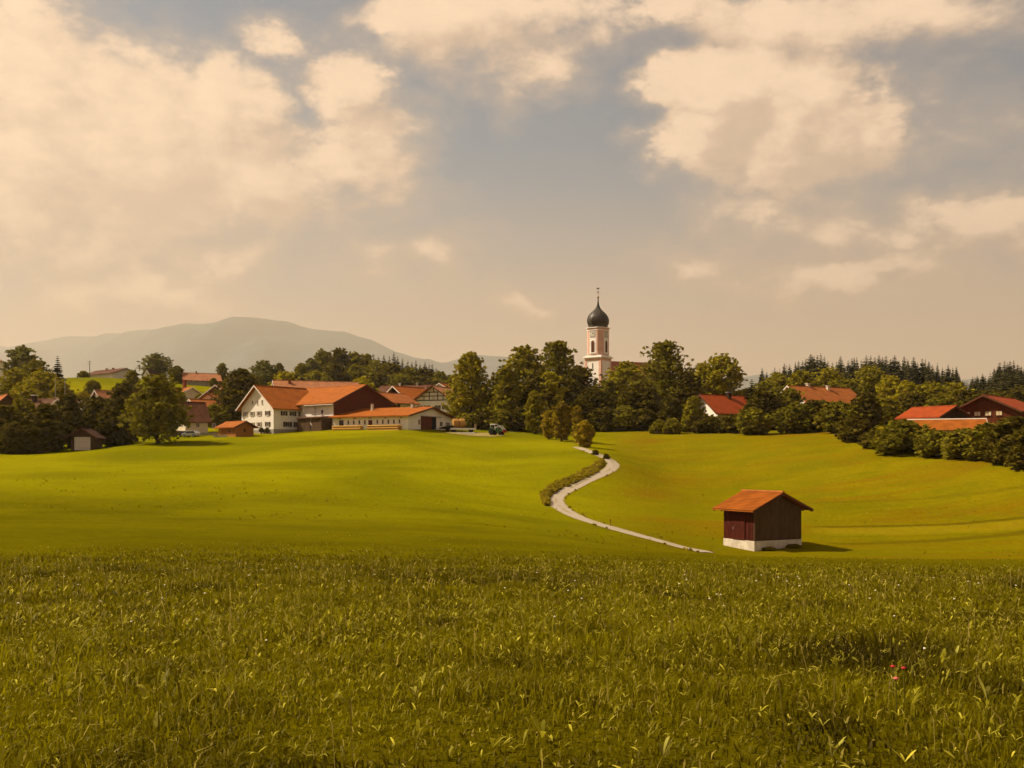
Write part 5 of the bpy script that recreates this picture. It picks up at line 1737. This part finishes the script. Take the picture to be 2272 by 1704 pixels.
# ------------------------------------------------------------------ long grass of the near slope
def blade_material():
    m = bpy.data.materials.new('grass_blades'); m.use_nodes = True
    t = m.node_tree; t.nodes.clear(); n = NT(t)
    at = n.n('ShaderNodeAttribute', attribute_name='tint')
    p_ = n.n('ShaderNodeBsdfPrincipled')
    n.put(p_.inputs['Base Color'], at.outputs['Color'])
    p_.inputs['Roughness'].default_value = .5
    p_.inputs['Specular IOR Level'].default_value = .06
    tr = n.n('ShaderNodeBsdfTranslucent'); n.put(tr.inputs[0], at.outputs['Color'])
    mx = n.n('ShaderNodeMixShader'); mx.inputs[0].default_value = .45
    t.links.new(p_.outputs[0], mx.inputs[1]); t.links.new(tr.outputs[0], mx.inputs[2])
    o = n.n('ShaderNodeOutputMaterial'); t.links.new(mx.outputs[0], o.inputs[0])
    return m


BLADE = blade_material()
rng = np.random.default_rng(21)


def scatter(y0, y1, dens):
    area = .57 * (y1 ** 2 - y0 ** 2) + 6.4 * (y1 - y0)
    n = int(area * dens)
    y = np.sqrt(rng.random(n) * (y1 ** 2 - y0 ** 2) + y0 ** 2)
    x = (rng.random(n) * 2 - 1) * (.57 * y + 3.2)
    return x, y


def grass_colour(x, y, n, r0):
    f = vnoise(x / 1.7 + 31, y / 2.3 + 7) * .6 + vnoise(x / .45, y / .6) * .4
    base = np.array([.090, .069, .001]); lush = np.array([.215, .184, .002]); straw_ = np.array([.40, .31, .06]); dark = np.array([.026, .019, .001])
    g2 = vnoise(x / .8 + 70, y / 1.1 + 23) * .65 + vnoise(x / 7.0 + 5, y / 12.0 + 3) * .35
    f = np.clip(f * .65 + g2 * 1.25 - .46, 0, 1)
    c_ = base[None] * (1 - f[:, None]) + lush[None] * f[:, None]
    dk = np.clip((.44 - f) * 3.5, 0, 1)[:, None] * .75
    c_ = c_ * (1 - dk) + dark[None] * dk
    fy = np.clip((y - 12) / 26, 0, 1)[:, None]
    c_ = c_ * (1 - fy) + np.array([[.165, .140, .001]]) * fy
    s_ = (r0 < .045)[:, None]
    c_ = np.where(s_, straw_[None], c_)
    c_ *= (.75 + .5 * rng.random(n))[:, None]
    return np.concatenate([c_, np.ones((n, 1))], 1)


Vs = []; Qs = []; Ts = []; Cs = []
off = 0
for (y0, y1, dens, wd, hgt) in ((2.6, 8, 1600, .0052, .095), (8, 15, 820, .0078, .10), (15, 26, 360, .012, .10), (26, 42, 120, .018, .10), (42, 64, 40, .026, .10)):
    x, y = scatter(y0, y1, dens)
    # tufts: denser and thinner places
    keep = rng.random(len(x)) < (.25 + 1.0 * vnoise(x / .35 + 3, y / .35))
    lim_ = 9 + 12 / (1 + np.exp(-(x - .05 * y) / 3.0))
    far = np.clip((y - lim_ - 26 * vnoise(x / 9 + 17, y / 14) ** 1.5) / 30, 0, 1) ** .75
    keep &= (rng.random(len(x)) > far) & (far < .8)
    x, y = x[keep], y[keep]
    n = len(x)
    z = H(x, y)
    hh = hgt * (.40 + .8 * rng.random(n) + .7 * (rng.random(n) < .06)) * (.45 + 1.5 * vnoise(x / .9 + 11, y / .9) ** 1.6) * (1 - .85 * far[keep])
    a = rng.random(n) * 6.283
    lean = (.15 + 1.15 * rng.random(n) ** 1.4)
    bd = rng.random(n) * 6.283
    ww = wd * (.6 + .9 * rng.random(n)) * (1 - .5 * far[keep])
    sxv = np.cos(a) * ww; syv = np.sin(a) * ww
    dx = np.cos(bd) * lean * hh; dy = np.sin(bd) * lean * hh
    p0 = np.stack([x, y, z - .01], 1)
    sv = np.stack([sxv, syv, np.zeros(n)], 1)
    mid = p0 + np.stack([dx * .3, dy * .3, hh * .6], 1)
    tip = p0 + np.stack([dx, dy, hh * (1 - .25 * lean)], 1)
    v = np.stack([p0 - sv, p0 + sv, mid + sv * .8, mid - sv * .8, tip], 1)
    b = off + np.arange(n)[:, None] * 5
    Qs.append(b + np.array([[0, 1, 2, 3]])); Ts.append(b + np.array([[3, 2, 4]]))
    Vs.append(v.reshape(-1, 3)); Cs.append(np.repeat(grass_colour(x, y, n, rng.random(n)), 5, 0))
    off += n * 5
x, y = scatter(3.0, 26, 1.6)
n = len(x); z = H(x, y)
hh = .16 + .16 * rng.random(n); a = rng.random(n) * 6.283; ld = rng.random(n) * 6.283; le = hh * .35 * rng.random(n)
ww = .0014 + y * .00014
sv = np.stack([np.cos(a) * ww, np.sin(a) * ww, np.zeros(n)], 1)
p0 = np.stack([x, y, z], 1)
neck = p0 + np.stack([np.cos(ld) * le * .7, np.sin(ld) * le * .7, hh * .78], 1)
bulge = p0 + np.stack([np.cos(ld) * le * .85, np.sin(ld) * le * .85, hh * .9], 1)
tip = p0 + np.stack([np.cos(ld) * le, np.sin(ld) * le, hh], 1)
v = np.stack([p0 - sv, p0 + sv, neck + sv, neck - sv, bulge + sv * 3, bulge - sv * 3, tip], 1)
b = off + np.arange(n)[:, None] * 7
Qs.append(b + np.array([[0, 1, 2, 3]])); Qs.append(b + np.array([[3, 2, 4, 5]])); Ts.append(b + np.array([[5, 4, 6]]))
Vs.append(v.reshape(-1, 3))
cst_ = np.array([[.34, .26, .06]]) * (.6 + .7 * rng.random((n, 1)))
Cs.append(np.repeat(np.concatenate([cst_, np.ones((n, 1))], 1), 7, 0))
gr = mesh_obj('grass', big_mesh('grass', np.concatenate(Vs), np.concatenate(Qs), np.concatenate(Ts), BLADE, np.concatenate(Cs)))
tag(gr, 'long olive green grass covering the near slope', 'grass', kind='stuff')


# broad leaves of dandelion, dock and clover between the blades
def broad_leaves(cx, cy, cz, n_leaf, length, rngl, colour, upright=.6):
    V = []; Q = []; C = []
    o = 0
    for i in range(len(cx)):
        for k in range(n_leaf[i]):
            a = rngl.random() * 6.283
            L = length[i] * (.6 + .6 * rngl.random()); wd = L * (.055 + .065 * rngl.random())
            up = upright + .5 * rngl.random()
            ca, sa = math.cos(a), math.sin(a)
            crl = .05 + .35 * rngl.random()
            ring = []
            for t, wv in ((0, .15), (.3, .7), (.62, 1.0), (.86, .65), (1.0, .04)):
                r_ = L * (t * math.cos(up) + .12 * t * t); zz = L * (math.sin(up) * t - crl * t * t * t)
                tw = wd * wv
                ring.append([(cx[i] + ca * r_ - sa * tw, cy[i] + sa * r_ + ca * tw, cz[i] + zz + .02), (cx[i] + ca * r_ + sa * tw, cy[i] + sa * r_ - ca * tw, cz[i] + zz + .02 + tw * .25)])
            for q in ring: V += q
            for j in range(4):
                Q.append((o + 2 * j, o + 2 * j + 1, o + 2 * j + 3, o + 2 * j + 2))
            o += 10
            cl = np.array(colour) * (.55 + .85 * rngl.random() ** 1.6)
            C += [(cl[0], cl[1], cl[2], 1)] * 10
    return np.array(V), np.array(Q), np.array(C)


x, y = scatter(3.2, 14, 16)
kp = vnoise(x / .9 + 44, y / 1.1) > .56
x, y = x[kp], y[kp]
n = len(x)
v1, q1, c1_ = broad_leaves(x, y, H(x, y), rng.integers(1, 5, n), .05 + .09 * rng.random(n), rng, (.30, .26, .012), .8)
x, y = scatter(14, 36, 4.5)
kp = vnoise(x / 1.4 + 24, y / 2.0) > .56
x, y = x[kp], y[kp]
kp = rng.random(len(x)) > np.clip((y - 14 - 10 * (x > 0)) / 16, 0, 1)
x, y = x[kp], y[kp]
n = len(x)
v2, q2, c2_ = broad_leaves(x, y, H(x, y), rng.integers(1, 4, n), .07 + .10 * rng.random(n), rng, (.32, .275, .012), .8)
x, y = scatter(3.2, 13, 46)
n = len(x)
v3, q3, c3_ = broad_leaves(x, y, H(x, y) + .04 + .06 * rng.random(n), rng.integers(1, 4, n), .025 + .05 * rng.random(n) ** 2, rng, (.50, .43, .04), .4)
x, y = scatter(13, 36, 9)
kp = rng.random(len(x)) > np.clip((y - 15 - 10 * (x > 0)) / 16, 0, 1)
x, y = x[kp], y[kp]
n = len(x)
v4, q4, c4_ = broad_leaves(x, y, H(x, y) + .04 + .06 * rng.random(n), rng.integers(1, 3, n), .05 + .07 * rng.random(n) ** 2, rng, (.52, .44, .04), .4)
parts_v = [v1, v2, v3, v4]; offs = np.cumsum([0] + [len(v) for v in parts_v])
hb = mesh_obj('meadow_herbs', big_mesh('meadow_herbs', np.concatenate(parts_v), np.concatenate([q + o for q, o in zip([q1, q2, q3, q4], offs)]), m=BLADE, attr=np.concatenate([c1_, c2_, c3_, c4_])))
tag(hb, 'broad light green leaves of meadow herbs scattered through the near grass', 'herbs', kind='stuff')

# a few large single plants that stand out
for (px, row, lb, ln) in ((1845, 1694, 'pale curled leafy plant at the bottom edge, right of centre', .24), (1275, 1388, 'single pale upright leaf plant in the middle of the near grass', .26), (920, 1555, 'pale leaf plant in the near grass left of centre', .20),
                          (2118, 1470, 'bright leaf plant near the right edge of the near grass', .24), (345, 1640, 'bright broad leaf plant low at left in the near grass', .20), (1712, 1470, 'light twin-leaf plant in the near grass below the shed', .26),
                          (1470, 1690, 'broad pale leaf plant at the bottom edge near the centre', .20), (2190, 1560, 'leafy dock plant low at the right edge', .24)):
    p = hit(px, row, 3)
    v, q, cc = broad_leaves([0], [0], [0], [5], [ln * .62], rng, (.34, .30, .05), 1.05)
    o = mesh_obj('leafy_plant', big_mesh('leafy_plant', v, q, m=BLADE, attr=cc)); o.location = p
    tag(o, lb, 'plant')


# flowers
def flower_head(r, m, name):
    mb = MB().lathe([(.2 * r, -.25 * r), (.8 * r, -.05 * r), (r, .2 * r), (.75 * r, .6 * r), (.2 * r, .8 * r)], 8, mod=lambda t: 1 + .12 * math.sin(4 * t))
    me = bpy.data.meshes.new(name); me.from_pydata(mb.v, [], mb.f); me.update(); me.materials.append(m)
    return me


FWH = flower_head(.0085, mat('white_petals', (.75, .66, .50), .7, .05), 'head')
FRD = flower_head(.016, mat('red_clover_petals', (.42, .035, .035), .7, .1), 'head')
FPK = flower_head(.017, mat('pink_clover_petals', (.55, .14, .10), .7, .1), 'head')
stm = MB().tube([(0, 0, 0), (.01, 0, .5), (.0, .01, 1.0)], .012, 4)
STM = bpy.data.meshes.new('stem'); STM.from_pydata(stm.v, [], stm.f); STM.update(); STM.materials.append(mat('green_stem', (.10, .09, .012), .7, .1))


def flower(name, label, p, hgt, head, group, s=1.0):
    root = empty(name, p); tag(root, label, 'flower', group)
    st = mesh_obj('stem', STM, root); st.scale = (.25, .25, hgt)
    hd = mesh_obj('head', head, root); hd.location = (0, 0, hgt); hd.scale = (s, s, s)


for (px, row, hd, lb) in ((1981, 1521, FRD, 'left red clover flower of the upper pair at lower right'), (2005, 1525, FRD, 'right red clover flower of the upper pair at lower right'), (1988, 1553, FPK, 'pink clover flower below the red pair at lower right')):
    p = hit(px, row + 34, 3)
    flower('clover_flower', lb, p, .20, hd, 'clover flowers', 1.0)
x, y = scatter(4, 22, .55)
for xx, yv in zip(x[:110], y[:110]):
    flower('daisy', 'small white daisy head scattered in the near grass', (xx, yv, float(H(xx, yv))), .15 + .06 * random.random(), FWH, 'white daisies in the near grass', .8 + .5 * random.random() + yv / 22)
